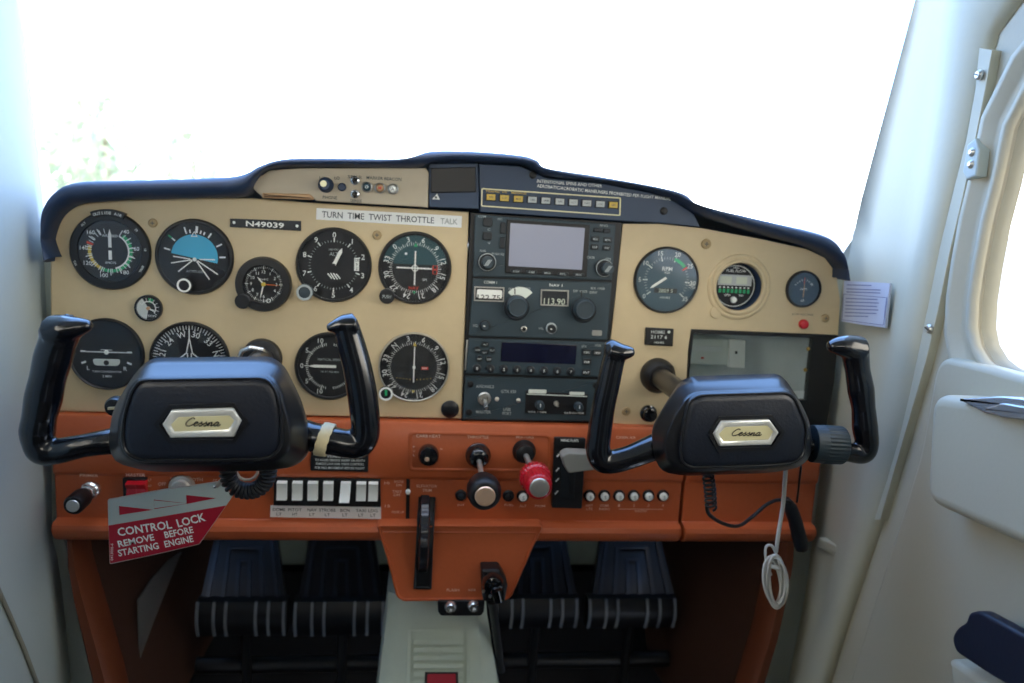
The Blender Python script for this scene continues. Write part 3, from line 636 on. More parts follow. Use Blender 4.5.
# suction gauge
R, m, u, v, r, fin = gauge('suction_gauge', 'tiny round gauge between the large dials, with a green mark and short needle', 149, 308, 13.5, rim=.16)
m.mat('offwhite'); m.arc(u, v, 0, r * .98, 190, 330, T); m.mat('green'); m.arc(u, v, r * .5, r * .9, 0, 30, T); m.mat('white'); m.arc(u, v, r * .55, r * .65, -60, 130, T + .0001); m.ticks(u, v, r * .6, r * .9, -60, 130, 9, r * .05, T + .0001); m.text('SUCTION', u, v - r * .68, r * .2, T + .0002)
fin(needle(u, v, 115, r * .75, r * .14, hub=r * .16, hubmat='tan'))
# clock
R, m, u, v, r, fin = gauge('panel_clock', 'small round clock with an orange second hand and yellow centre', 264, 284, 27.5, rim=.30, cat='clock', depth=.008)
m.mat('print')
m.ticks(u, v, r * .82, r * .92, 0, 354, 60, r * .02, T); m.ticks(u, v, r * .78, r * .95, 0, 330, 12, r * .05, T)
for i in range(1, 13):
    A = math.radians(i * 30)
    if i not in (5,): m.text(str(i), u + r * .64 * math.sin(A), v + r * .64 * math.cos(A), r * .16, T)
m.loft([[(a_, b_, T) for a_, b_ in circ(u + r * .25, v - r * .86, r * .12, 20)], [(a_, b_, T) for a_, b_ in circ(u + r * .25, v - r * .86, r * .07, 20)]])
m.text('QUARTZ', u, v + r * .25, r * .08, T)
nd = needle(u, v, -40, r * .5, r * .08, w=.0024); n2 = needle(u, v, 192, r * .78, r * .07, w=.0030)
nd.build('hour_hand', R); n2.build('minute_hand', R); fin(needle(u, v, 92, r * .85, r * .05, w=.0036, mat='orange_hand', hub=r * .11, hubmat='yellow')); gknob(R, 243, 301, 7.5, 'bezel', h=.01)
# turn coordinator
R, m, u, v, r, fin = gauge('turn_coordinator', 'round turn dial behind the yoke grip with level white line and ball tube', 107, 354, 36.5, rim=.07)
m.mat('print'); m.box(u - r * .62, u + r * .62, v + r * .05, v + r * .08, FW, T + .0001); m.lathe(u, v + r * .06, [(r * .07, T), (r * .05, T + .0008)], 14); m.box(u - r * .16, u + r * .16, v + r * .12, v + r * .14, FW, T)
m.box(u - r * .72, u - r * .58, v + r * .05, v + r * .1, FW, T); m.box(u + r * .58, u + r * .72, v + r * .05, v + r * .1, FW, T)
m.tick(u, v, r * .62, r * .76, 248, r * .06, T); m.tick(u, v, r * .62, r * .76, 112, r * .06, T); m.text('L', u - r * .52, v - r * .42, r * .12, T); m.text('R', u + r * .52, v - r * .42, r * .12, T)
m.mat('glove_item'); m.prism(roundpoly([(u - r * .4, v - r * .14), (u + r * .4, v - r * .14), (u + r * .34, v - r * .34), (u - r * .34, v - r * .34)], r * .1), FW, FW + .001, .0005); m.mat('blk'); m.lathe(u, v - r * .25, [(r * .09, .0024), (r * .05, .003)], 16)
m.mat('print'); m.text('TURN COORDINATOR', u, v - r * .52, r * .055, T); m.text('2 MIN', u, v - r * .66, r * .07, T)
fin()
# heading
R, m, u, v, r, fin = gauge('heading_indicator', 'round compass dial half hidden by the yoke, with a white aircraft outline', 190, 360, 39, rim=.07)
m.mat('print'); m.ticks(u, v, r * .86, r * .97, 0, 355, 72, r * .02, T); m.ticks(u, v, r * .82, r * .97, 0, 350, 36, r * .028, T)
for i, t in enumerate(('30', '33', 'N', '3', '6', 'E', '12', '15', 'S', '21', '24', 'W')):
    a = 14 + i * 30; A = math.radians(a); m.text(t, u + r * .73 * math.sin(A), v + r * .73 * math.cos(A), r * .16, T, rot=-a)
m.ribbon([(u, v + r * .92), (u, v + r * .62), (u + r * .08, v + r * .2), (u + r * .5, v - r * .15)], r * .035, T + .0002); m.ribbon([(u, v + r * .62), (u - r * .08, v + r * .2), (u - r * .5, v - r * .15)], r * .035, T + .0002)
m.ribbon([(u - r * .05, v + r * .2), (u - r * .06, v - r * .5), (u + r * .06, v - r * .5), (u + r * .05, v + r * .2)], r * .03, T + .0002)
fin(); 
# vertical speed
R, m, u, v, r, fin = gauge('vertical_speed_indicator', 'round climb dial behind the yoke grip with a needle pointing at zero', 330, 366, 34.5, rim=.10)
m.mat('print'); m.ticks(u, v, r * .68, r * .76, 190, 350, 33, r * .02, T); m.ticks(u, v, r * .66, r * .80, 200, 340, 5, r * .03, T); m.ticks(u, v, r * .68, r * .76, 10, 170, 33, r * .02, T)
for t, a in (('0', 270), ('5', 305), ('10', 340), ('15', 20), ('20', 60), ('15', 120), ('10', 200), ('5', 235)):
    A = math.radians(a); m.text(t, u + r * .88 * math.sin(A), v + r * .88 * math.cos(A), r * .15, T)
m.mat('print_dim'); m.text('VERTICAL SPEED', u - r * .02, v + r * .22, r * .07, T); m.text('100 FT PER MIN', u, v - r * .18, r * .06, T)
fin(needle(u + r * .2, v, 270, r * .88, r * .09, tip=.2))
# tachometer
R, m, u, v, r, fin = gauge('tachometer', 'round engine speed dial with a needle at its lower end and a reflection-tinted face', 666, 280, 33.5, 'face_blue', rim=.07, bez='bezel')
m.mat('offwhite')
for i, t in enumerate(('0', '5', '10', '15', '20', '25', '30', '35')):
    a = 232 + i * 37; A = math.radians(a); m.tick(u, v, r * .62, r * .78, a, r * .04, T); m.text(t, u + r * .88 * math.sin(A), v + r * .88 * math.cos(A), r * .14, T)
m.mat('print_dim'); m.ticks(u, v, r * .66, r * .74, 232, 491, 36, r * .018, T); m.mat('green'); m.arc(u, v, r * .66, r * .76, 17, 52, T + .0002); m.mat('redp'); m.tick(u, v, r * .6, r * .78, 56, r * .05, T + .0003)
m.mat('offwhite'); m.text('RPM', u, v + r * .36, r * .13, T); m.text('X100', u, v + r * .24, r * .06, T); m.text('HOURS', u, v - r * .56, r * .07, T); m.mat('blk'); m.box(u - r * .38, u + r * .38, v - r * .42, v - r * .26, FW, FW + .0002)
m.mat('digits'); m.text('2809 5', u, v - r * .34, r * .12, T + .0003)
fin(needle(u - r * .1, v + r * .02, 235, r * .52, r * .08, tip=.2, tail=r * .1))
# fuel gauge in its recessed ring
u, v = uv(739, 287); rr = sz(739, 287, 1)
R = thing('engine_monitor', (u, .02, v - rr * 24), 'round dark gauge sunk in the raised beige ring, with two pale windows', 'gauge', 'round dials of the instrument panel')
m = MB('navy'); m.lathe(u, v, [(rr * 23.3, .0), (rr * 23.3, -.013), (rr * 21, -.014)], 40, cap1=False); m.build('well', R, fix=False)
r = rr * 22.5; m = MB('face'); cx = u - rr * 1; m.lathe(cx, v, [(r, -.015), (r, -.011)], 44); W = -.0106
m.mat('offwhite'); m.loft([[(a_, b_, W) for a_, b_ in circ(cx, v, r * .94, 40)], [(a_, b_, W) for a_, b_ in circ(cx, v, r * .90, 40)]])
m.mat('key_grey'); m.box(cx - r * .78, cx + r * .78, v + r * .02, v + r * .5, W - .0004, W); m.mat('digits'); m.box(cx - r * .7, cx - r * .16, v + r * .1, v + r * .42, W, W + .0003); m.box(cx + r * .06, cx + r * .56, v + r * .1, v + r * .42, W, W + .0003)
m.mat('green')
for i in range(8):
    m.box(cx - r * .72 + i * r * .19, cx - r * .60 + i * r * .19, v - r * .32, v - r * .14, W - .0003, W); 
m.mat('print')
for i in range(8): m.box(cx - r * .71 + i * r * .19, cx - r * .63 + i * r * .19, v - r * .1, v - r * .04, W - .0003, W)
m.text('FUEL FLOW', cx + r * .02, v + r * .68, r * .12, W); m.text('USED', cx, v + r * .82, r * .08, W); m.text('GPH', cx - r * .3, v - r * .42, r * .1, W); m.text('TEST', cx + r * .35, v - r * .42, r * .08, W)
m.lathe(cx, v - r * .62, [(r * .15, W), (r * .13, W + .003), (r * .06, W + .0035)], 16); m.build('dial', R)
# ammeter
R, m, u, v, r, fin = gauge('ammeter', 'small round charge gauge above the red button', 803, 289, 18.5, 'face_blue', rim=.12)
m.mat('offwhite'); m.text('-', u - r * .55, v + r * .3, r * .3, T); m.text('+', u + r * .5, v + r * .3, r * .25, T); m.text('AMPS', u, v - r * .0, r * .14, T); m.text('60', u, v - r * .7, r * .16, T); m.ticks(u, v, r * .5, r * .62, -50, 50, 7, r * .04, T); m.mat('redp'); m.tick(u, v, r * .3, r * .7, 0, r * .05, T)
fin(needle(u, v - r * .5, 0, r * .95, r * .05, mat='tan'))
# red low-voltage button, plugs, hour meter, placards
def button(name, label, px, py, rpx, mat, h, cat, prof=None):
    u, v = uv(px, py); r = sz(px, py, rpx); m = MB(mat); m.lathe(u, v, [(r * q, w) for q, w in (prof or ((1, 0), (1, h * .5), (.85, h * .85), (.4, h)))], 28); return m.build(name, None, label, cat)
button('warning_light', 'small red warning light under the round charge gauge', 803, 324, 4.8, 'red', .006, 'warning light')
button('hole_plug', 'round black plug at the bottom corner of the flight panel by the radios', 450, 409, 9, 'bezel', .004, 'plug')
button('dimmer_knob', 'small round black knob in the beige panel beneath the cabin air boot', 648, 413, 8.5, 'blk_gloss', .012, 'knob', ((1, 0), (1, .003), (.8, .004), (.8, .011), (.6, .012)))
R = thing('hour_meter', P(659, 346, 0), 'small black rectangular hour meter with white digits under the engine speed dial', 'hour meter')
m = MB('blk'); m.prism(roundpoly(poly([(646, 327.5), (674, 329), (673, 346.5), (645, 345)], .003), .001), 0, .003, .0008); cs_ = m.build('case', R)
m = MB('offwhite'); ln(m, 'HOBBS', 658, 332, 3, .0034, 14); ln(m, '2117 6', 659, 337, 3.4, .0034, 17); ln(m, 'HOURS', 659, 342.5, 2, .0034, 10); u, v = uv(669, 332, .003); m.lathe(u, v, [(k * 1.6, .003), (k * 1, .0034)], 8); m.build('lettering', cs_)
R = thing('registration_placard', P(265, 231, 0), 'narrow navy placard with white registration characters above the clock', 'placard')
m = MB('radio_dark'); m.prism(poly([(230, 218.5), (301, 221), (301, 231), (230, 227)], .0015), 0, .0018, .0004); m.build('plate', R)
m = MB('white'); ln(m, '*N49039', 265, 224.5, 5, .0021, 37, rot=-.6)
for a, b in ((234, 222.5), (297, 226)): u, v = uv(a, b, .002); m.lathe(u, v, [(k * 1.6, .0018), (k * .9, .0024)], 8)
m.build('lettering', R)
R = thing('reminder_label', P(389, 228, 0), 'long white label with printed reminder words, stuck above the upper dials', 'label')
m = MB('label'); m.prism(poly([(316.5, 208), (462, 216), (461.5, 227.8), (316, 219.5)], .0008), 0, .0007); tp_ = m.build('tape', R)
u, v = uv(322, 214.2, .001); u2, v2 = uv(434, 220.4, .001); m = MB('ink'); m.text('TURN  TIME  TWIST  THROTTLE', u, v, sz(380, 217, 6), .001, rot=math.degrees(math.atan2(v2 - v, u2 - u)), fit=u2 - u, align='l'); m.mat('ink_faint'); ln(m, 'TALK', 449, 221.3, 5.4, .001, 17); m.build('lettering', tp_)
# cabin air boot + right side plug
R = thing('shaft_collar', P(265, 368, 0), 'round black yoke collar in the beige panel with a chrome lock pin', 'collar')
u, v = uv(262, 358); q = sz(262, 358, 1); m = MB('blk'); m.lathe(u, v, [(q * 20, 0), (q * 19, .008), (q * 15, .011)], 36); m.build('collar', R)
m = MB('chrome'); m.tube([P3 for P3 in [(*uv(240, 356, .03), .03), (*uv(243, 350, .03), .032), (*uv(252, 347, .03), .034), (*uv(262, 349, .03), .034), (*uv(266, 353, .02), .02), (*uv(266, 356, .0), .0)]], q * 2.6, 10); m.build('lock_pin', R, label='bent chrome lock pin')
# ================================================================== radio stack
SF = .002
R = thing('radio_rack', P(540, 422, 0), 'black upright rack framing the radios in the middle of the panel', 'rack')
m = MB('blk'); m.prism(poly([(470.5, 212.5), (622, 222.5), (616, 290), (608, 350), (600, 423), (461.5, 420.5), (466, 320)], 0), -.014, .0014, .001); m.build('frame', R)
m = MB('steel'); m.prism(poly([(466.5, 340), (468, 340), (466, 370), (464.5, 370)], .003), 0, .004, .0004); m.build('side_clip', R, label='bright steel edge clip')
kx = sz(540, 300, 1)
def unit(name, label, pxs, mat='radio', h=.006, b=.0012):
    p = poly(pxs, h); R = thing(name, (sum(q[0] for q in p) / 4, -.002, min(q[1] for q in p)), label, 'radio', 'radios in the rack'); m = MB(mat); m.prism(roundpoly(p, .0015), .0008, h, b); m.build('faceplate', R); return R
def rbx(m, a, b, w_, h_, w0, w1, bev=0, r=None): u, v = uv(a, b, w1); W_, H_ = sz(a, b, w_) , sz(a, b, h_); m.prism(rrect(u, v, W_, H_, r if r else min(W_, H_) * .2, 3), w0, w1, bev, 2)
R = unit('gps_navigator', 'black radio unit with the large pale rectangular screen, topmost in the rack', [(475, 214.5), (616, 224.5), (612, 280.5), (473, 276.5)], 'radio', .006)
m = MB('blk'); m.prism(poly([(507, 219.5), (590, 225), (587, 277), (505, 273)], .0075), .005, .0075, .001); sb_ = m.build('screen_bezel', R)
m = MB('screen'); m.prism(poly([(510.5, 223), (585, 228), (582, 270), (508.5, 266)], .008), .0072, .0079, .0003); m.build('screen', sb_, label='pale lavender display')
for a, b, w_, h_ in ((488, 222, 9, 9), (487.5, 236, 9, 8), (503, 228, 5, 11), (502.5, 243, 5, 11), (598, 230, 8, 4), (607, 231, 7, 4), (595.5, 239, 8, 5), (608, 240, 8, 5), (595, 247, 8, 5), (607, 248, 8, 5)):
    m = MB('radio_key'); rbx(m, a, b, w_, h_, .006, .0085, .0008); m.build('key', R)
for i in range(5):
    m = MB('radio_key'); rbx(m, 516 + i * 15.7, 271.3 + i * .9, 11, 3.4, .0075, .0092, .0006); m.mat('print_dim'); ln(m, ('CDI', 'OBS', 'MSG', 'FPL', 'PROC')[i], 516 + i * 15.7, 271.3 + i * .9, 2, .0094, 6); m.build('key', R)
for a, b, s_ in ((487, 262, 1), (604, 268, 1)):
    u, v = uv(a, b, .008); m = MB('radio_dark'); m.lathe(u, v, [(kx * 9, .006), (kx * 9, .010), (kx * 8.3, .011)], 30); m.mat('print_dim'); m.lathe(u, v, [(kx * 8.6, .0108), (kx * 8, .0114)], 30, cap1=False)
    m.mat('knob_grey'); u, v = u + kx * (0 if a < 500 else 2), v; m.lathe(u, v, [(kx * 6, .011), (kx * 6, .019), (kx * 5, .020)], 26); m.mat('print_dim')
    for q in (-.35, 0, .35): m.ribbon([(u + kx * (q * 4 - 2), v - kx * 3), (u + kx * (q * 4 + 2), v + kx * 3)], kx * .7, .0203)
    m.build('tuning_knob', R)
m = MB('print_dim')
for t, a, b, w_ in (('COM', 482, 216.5, 8), ('C', 489, 229.5, 3), ('V', 489, 243, 3), ('PWR', 483, 251, 6), ('PUSH SQ', 498, 254, 12), ('RNG', 604, 225.5, 8), ('CRSR', 591, 257.5, 8), ('GPS', 608, 259, 6), ('DIRECT', 500, 219, 5), ('MSG', 595.5, 239, 5), ('MENU', 608, 240, 6), ('CLR', 595, 247, 5), ('ENT', 607, 248, 5)): ln(m, t, a, b, 2.2, .0088, w_)
m.build('lettering', R)
# nav com
R = unit('nav_com_radio', 'dark teal-grey radio with two drum readouts and two large knobs, beneath the screen unit', [(473, 278.5), (612, 282.5), (607.5, 340.5), (469, 336)], 'radio', .0055)
for x0, x1, y0, y1, txt, lb, c in ((474.5, 504.5, 286.5, 301, '122.75', 'COMM 1', 'white'), (541, 569, 289.5, 305.5, '113.90', 'NAV 1', 'glove_item')):
    m = MB('steel'); p = poly([(x0, y0), (x1, y0 + 1), (x1 - .5, y1 + 1), (x0 - .5, y1)], .0075); q = offset(p, .0013)
    m.loft([[(a, b, .005) for a, b in (p if area(p) > 0 else p[::-1])], [(a, b, .0072) for a, b in (p if area(p) > 0 else p[::-1])], [(a, b, .0072) for a, b in q], [(a, b, .005) for a, b in q]]); m.mat('radio_dark'); m.sheet(q, .0058); rf_ = m.build('readout_frame', R)
    m = MB('white' if c == 'white' else 'radio_dark'); yy = y0 + (y1 - y0) * .66; rbx(m, (x0 + x1) / 2, yy - (2 if c == 'white' else 0), (x1 - x0) * .84, (y1 - y0) * (.62 if c == 'white' else .5), .0056, .0062); m.mat('blk' if c == 'white' else 'digits'); ln(m, txt, (x0 + x1) / 2 - .5, yy + 1.4, 5.0 if c == 'white' else 6, .0065, (x1 - x0) * .76); m.build('drum', rf_)
    m = MB('print'); ln(m, lb, (x0 + x1) / 2 + 1, y0 - 4.2, 2.6, .0058, 13); m.build('lettering', R)
m = MB('print_dim'); 
for t, a, b, w_ in (('OFF', 575.5, 291, 5), ('VOICE', 583.5, 291.5, 8), ('IDENT', 593.5, 292.5, 8), ('KX 170B', 598, 288.5, 14), ('SQ', 475.5, 325.5, 5), ('VOL', 541, 328.5, 5), ('NARCO', 597, 333, 8), ('OFF', 511, 289, 5), ('ON', 518, 287.5, 4), ('TEST', 527, 289, 7)): ln(m, t, a, b, 2.3, .0058, w_)
m.build('lettering', R)
m = MB('steel'); rbx(m, 597, 333, 10, 5.4, .0053, .0059); m.build('maker_badge', R)
m = MB('glove_item'); m.arc(*uv(520, 303, .006), kx * 5, kx * 16, -52, 48, .0059); m.build('dial_plate', R, label='pale worn dial plate')
for a, b in ((519.5, 307), (586.5, 309.5)):
    u, v = uv(a - 3, b + .5, .008); m = MB('radio_dark'); m.lathe(u, v, [(kx * 12.5, .0055), (kx * 12.5, .010), (kx * 11.5, .011)], 34); m.mat('knob_grey'); u, v = uv(a - 2, b, .018); m.lathe(u, v, [(kx * 10.4, .010), (kx * 10, .022), (kx * 9.2, .0232), (kx * 8.6, .0235), (kx * 8, .0228)], 34); m.mat('blk'); m.ribbon([uv(a - 4, b - 12, .012), uv(a - 4, b - 18, .012)], kx * 1.2, .0062); m.build('tuning_knob', R)
for a, b, r_, c in ((485, 325.5, 5.5, 'knob_grey'), (551.5, 328.5, 5.5, 'radio_dark')):
    u, v = uv(a, b, .008); m = MB('print_dim' if a > 500 else 'radio_dark'); m.lathe(u, v, [(kx * r_, .0055), (kx * r_, .0075), (kx * r_ * .8, .008)], 22); m.mat(c); m.lathe(u, v, [(kx * r_ * .78, .008), (kx * r_ * .7, .014)], 20); m.mat('print'); m.ribbon([(u - kx * 2.2, v + kx * .4), (u - kx * .2, v)], kx * .9, .0143); m.build('knob', R)
u, v = uv(524, 329, .006); m = MB('steel'); m.lathe(u, v, [(kx * 3, .0055), (kx * 3, .007), (kx * 2, .0075)], 16, cap1=False); m.mat('blk'); m.lathe(u, v, [(kx * 2, .0074), (kx * 1, .0062)], 12); m.build('jack', R)
# transponder
R = unit('transponder', 'black radio with a long dark violet display and round numbered keys, third in the rack', [(469, 338.5), (607, 342.5), (602, 377.5), (466, 373.5)], 'radio', .0055)
m = MB('lcd'); m.prism(poly([(501.5, 342), (577, 345), (575.5, 364.5), (500.5, 361.5)], .006), .005, .0062, .0004); m.build('display', R, label='dark violet display')
for a, b, t in ((485.5, 344.5, 'ALT'), (477.5, 350, 'ON'), (492.5, 350.5, 'FLT'), (485, 352.5, 'IDENT'), (479.5, 359, 'STBY'), (489, 359.5, 'OFF')):
    m = MB('radio_key'); rbx(m, a, b, 7 if t in ('ALT', 'IDENT') else 5.5, 4 if t in ('ALT', 'IDENT') else 6, .0055, .0078, .0006, kx * 1.8); m.mat('print_dim'); ln(m, t, a, b, 1.8, .008, 4.5); m.build('key', R)
for i in range(8):
    a, b = 477 + i * 13.4, 368.3 + i * .5; u, v = uv(a, b, .007); m = MB('radio_key'); m.lathe(u, v, [(kx * 4.4, .0055), (kx * 4.2, .0075), (kx * 3.4, .008)], 20); m.mat('print'); m.text(str(i), u, v, kx * 2.6, .0083); m.build('key', R)
for a, b, t in ((587, 352.5, 'FUNC'), (597.5, 353, 'CRSR'), (587, 362, 'CLR'), (586.5, 372.5, 'ENT')):
    m = MB('radio_key'); rbx(m, a, b, 8.5, 6, .0055, .0078, .0006); m.mat('print'); ln(m, t, a, b, 2, .008, 6); m.build('key', R)
m = MB('print_dim'); ln(m, 'GTX', 584, 346.2, 2.2, .0058, 5); ln(m, 'XPDR', 598, 345.5, 2, .0058, 7); m.build('lettering', R)
# avionics switch plate
R = thing('avionics_switch_plate', P(530, 421, 0), 'dark plate with a chrome toggle and intercom knobs at the bottom of the radio rack', 'switch plate')
m = MB('radio'); m.prism(roundpoly(poly([(465.5, 376), (601.5, 380), (597.5, 421.5), (462.5, 419.5)], .004), .001), .0008, .004, .001); m.build('plate', R)
m = MB('print_dim')
for t, a, b, w_ in (('AVIONICS', 485, 386.5, 18), ('MASTER', 483.5, 412, 15), ('GTX 330', 508.5, 391.5, 15), ('USB', 507, 409.5, 7), ('PORT', 507, 413.5, 9)): ln(m, t, a, b, 3, .0042, w_)
m.build('lettering', R)
u, v = uv(484.5, 399, .006); m = MB('steel'); m.lathe(u, v, [(kx * 6.8, .004), (kx * 6.8, .0055), (kx * 5.8, .0068), (kx * 3.5, .0068), (kx * 3, .0045)], 6 * 5); m.mat('chrome'); m.tube([(u, v, .004), (u + kx * .6, v - kx * 2.5, .014), (u + kx * 1, v - kx * 6, .022)], [kx * 1.6, kx * 2, kx * 2.6], 12); m.build('toggle_switch', R, label='chrome toggle switch')
for a, b in ((497, 399.3), (518.5, 400.5)): u, v = uv(a, b, .005); m = MB('steel'); m.lathe(u, v, [(kx * 2.3, .004), (kx * 2.2, .005), (kx * 1.2, .0058)], 14); m.build('screw', R)
for a, b in ((470.5, 384.5), (469, 412.5), (596, 386), (594, 416)): u, v = uv(a, b, .005); m = MB('blk'); m.lathe(u, v, [(kx * 3.2, .004), (kx * 3, .0052), (kx * 1.6, .0056)], 14); m.build('screw', R)
m = MB('blk'); m.prism(poly([(526, 391), (588, 394.5), (586, 415.5), (525, 413)], .0052), .0038, .0052, .0004); m.build('intercom_plate', R)
m = MB('glove_item'); rbx(m, 537.5, 391.5, 18, 4, .0052, .0056); rbx(m, 577, 393.5, 15, 3.2, .0052, .0056); m.ribbon([uv(527, 394, .0055), uv(587, 396.5, .0055)], kx * 1, .0056)
m.mat('print'); ln(m, 'INTERCOM', 537.5, 391.5, 2.4, .0059, 14); ln(m, 'VOL / ON', 537, 412, 1.8, .0055, 18); ln(m, 'SQUELCH / VOX', 574, 413, 1.8, .0055, 20); m.build('intercom_lettering', R)
for a, b in ((540, 406), (579, 407.5)): u, v = uv(a, b, .012); m = MB('knob_grey'); m.lathe(u, v, [(kx * 4.6, .005), (kx * 4.6, .014), (kx * 3.8, .015)], 22); m.mat('print'); m.ribbon([(u, v - kx * .5), (u, v + kx * 3)], kx * .9, .0153); m.build('knob', R)
u, v = uv(556.5, 404, .008); m = MB('steel'); m.lathe(u, v, [(kx * 2.6, .005), (kx * 2.6, .007)], 14); m.tube([(u, v, .006), (u + kx * .5, v - kx, .014)], kx * 1, 8); m.build('small_toggle', R)
# ================================================================== glove compartment
R = thing('glove_compartment', P(752, 424, 0), 'open black compartment with a clear cover in the passenger end of the panel', 'glove compartment')
op = [(691, 329.5), (838, 335.5), (834, 380), (826, 427.5), (684, 426)]
g = lambda d, pts: [(a, b, d) for a, b in poly(pts, 0)]
m = MB('blk'); hole = poly([(693.5, 333), (812.5, 338), (806, 400), (686, 400)]); m.holed(poly(op), [hole], -.008, .001); m.build('surround', R)
m = MB('glovebox_lit'); m.loft([[(a, b, -.006) for a, b in hole], [(a, b, -.07) for a, b in hole]], True, False, True); m.build('compartment_box', R, fix=False)
m = MB('clear_plastic'); m.prism(poly([(694, 334), (812, 338), (810.5, 358), (806, 391), (740, 391), (687, 390)], .001), -.002, -.0005); m.build('cover', R, label='clear plastic cover')
for a, b in ((808.5, 349), (805.5, 370)): u, v = uv(a, b, .002); m = MB('brass'); m.lathe(u, v, [(k * 2.2, .001), (k * 2, .002), (k * .9, .0025)], 12); m.build('screw', R)
R = thing('electronics_box', P(720, 380, .06), 'pale grey electronics box with a dark slot inside the open compartment', 'box')
def gp(pts, y): return [(P(a, b, y).x, P(a, b, y).z) for a, b in pts]
m = MB('glove_item'); m.prism(gp([(688, 338), (730, 340), (729, 366), (687, 364)], .04), -.068, -.04, .002); m.build('case', R)
m = MB('glovebox_lit'); m.prism(gp([(690, 345), (722, 346.5), (722, 352), (690, 351)], .04), -.042, -.038, .001); m.build('slot', R)
m = MB('white'); m.prism(gp([(729, 339), (745, 340), (744, 368), (728, 367)], .038), -.04, -.036, .001); m.mat('blk'); m.sheet(gp([(735, 351), (737.5, 351), (737.5, 354), (735, 354)], .0355), -.0355); m.build('end_cap', R, label='bright end piece')
m = MB('redp'); m.sheet(gp([(701, 357), (704, 357), (704, 359), (701, 359)], .0395), -.0395); m.build('indicator_mark', R)
# ================================================================== orange lower panel
def zz(py, w, px=300): return P(px, py, -w).z
PR = [(-.012, zz(417.5, 0)), (.004, zz(418, .004)), (.010, zz(420, .010)), (.0125, zz(423.5, .0125)), (.0125, zz(474, .0125)), (.011, zz(476.5, .011)), (.008, zz(478, .008)), (.008, zz(519, .008)), (.010, zz(521, .010)), (.017, zz(523.5, .017)), (.022, zz(527, .022)), (.024, zz(532, .024)), (.022, zz(536.5, .022)), (.017, zz(539.5, .017)), (.010, zz(541, .012)), (-.012, zz(541.5, .012))]
LX0, LX1, LX2, LX3 = P(58, 480, 0).x, P(677.5, 505, 0).x, P(681, 505, 0).x, P(811, 500, 0).x
def lower(name, x0, x1, lb):
    R = thing(name, ((x0 + x1) / 2, 0, PR[-1][1]), lb, 'panel', 'orange lower panels')
    m = MB('orange'); e = .003; n = []
    xs = [(x0, .9), (x0 + e * .3, .97), (x0 + e, 1)] + [(x0 + (x1 - x0) * t / 8, 1) for t in range(1, 8)] + [(x1 - e, 1), (x1 - e * .3, .97), (x1, .9)]
    m.loft([[(x, z if s_ == 1 else z * 1.0 + (0), w * s_ if w > 0 else w) for w, z in PR] for x, s_ in xs], True, True, True); m.build('panel_face', R); return R
LP = lower('lower_panel', LX0, LX1, 'orange lower panel with a rounded lip, carrying the switches and engine controls')
LP2 = lower('lower_panel', LX2, LX3, 'short orange lower panel section behind the hanging black cord')
# embossed control surround and lettering
WU, WD = .0135, .0085
m = MB('orange'); p = roundpoly(uvs([(408, 431), (552, 434), (552, 473), (408, 472)], .014), .008); q = offset(p, .0025); q2 = offset(p, .0045)
m.loft([[(a, b, .0125) for a, b in (p if area(p) > 0 else p[::-1])], [(a, b, .0142) for a, b in q], [(a, b, .0128) for a, b in q2]]); m.build('embossed_surround', LP, fix=False)
m = MB('orange'); p = uvs([(592, 482), (678, 483)], .01); m.prism([(p[0][0], p[0][1]), (p[1][0], p[0][1]), (p[1][0], p[0][1] + .002), (p[0][0], p[0][1] + .002)], .007, .0095, .0008); m.build('embossed_rib', LP)
m = MB('print_tan')
def lt(t, a, b, h, wd, w=WD, **kw): u, v = uv(a, b, w); m.text(t, u, v, sz(a, b, h), w, fit=sz(a, b, wd), **kw)
lt('PRIMER', 89, 475.5, 2.8, 17, WU); lt('MASTER', 135.5, 475, 3, 18, WU); lt('CARB HEAT', 428.5, 436, 3, 24, WU); lt('THROTTLE', 478, 437, 2.8, 21, WU); lt('MIXTURE', 525, 437, 2.8, 18, WU)
lt('OFF', 162, 484, 3.4, 7.5); lt('R', 172, 479, 3.4, 3); lt('L', 181, 478.5, 3.4, 2.5); lt('BOTH', 196, 479.5, 3.4, 13); lt('START', 219, 481, 3, 12)
lt('ALT', 149, 480, 2.2, 5); lt('BAT', 149, 486, 2.2, 5); lt('ELEVATOR', 427, 486, 2.8, 20); lt('TRIM', 427, 490.3, 2.8, 9); lt('NOSE', 399, 481.5, 2.4, 9); lt('DN', 399, 485, 2.4, 5); lt('TAKE', 397, 491.5, 2.6, 9); lt('OFF', 397, 495, 2.6, 7); lt('NOSE UP', 398, 512, 2.4, 12)
lt('10', 387, 483, 2.6, 5); lt('15', 387.5, 506, 2.6, 5); lt('P', 414, 447, 2, 2, WU); lt('U', 414, 451, 2, 2, WU); lt('L', 414, 455, 2, 2, WU); lt('H', 441, 449, 2, 2, WU)
lt('FUEL', 509, 505, 2.2, 9); lt('ALT', 523, 506, 2.2, 7); lt('PRIM', 540, 506, 2.2, 10); lt('INT', 461, 505, 2.2, 7)
lt('INST', 589.5, 505.5, 2.4, 7); lt('LTS', 589.5, 509, 2.4, 6); lt('DOME', 604.5, 505.5, 2.4, 9); lt('RADIO', 604.5, 509, 2.4, 11)
for t, a in (('1', 619), ('2', 634), ('3', 648.5), ('4', 663)): lt(t, a, 505.5, 2.6, 2)
lt('RADIO', 641, 511, 2.2, 12); u0, v0 = uv(619, 509, WD); u1, v1 = uv(663, 509, WD); m.ribbon([(u0, v0), (u1, v0)], .0006, WD); lt('CABIN HT', 598, 438, 2.6, 20, WU); lt('CABIN AIR', 626, 437.5, 2.6, 20, WU)
m.build('lettering', LP)
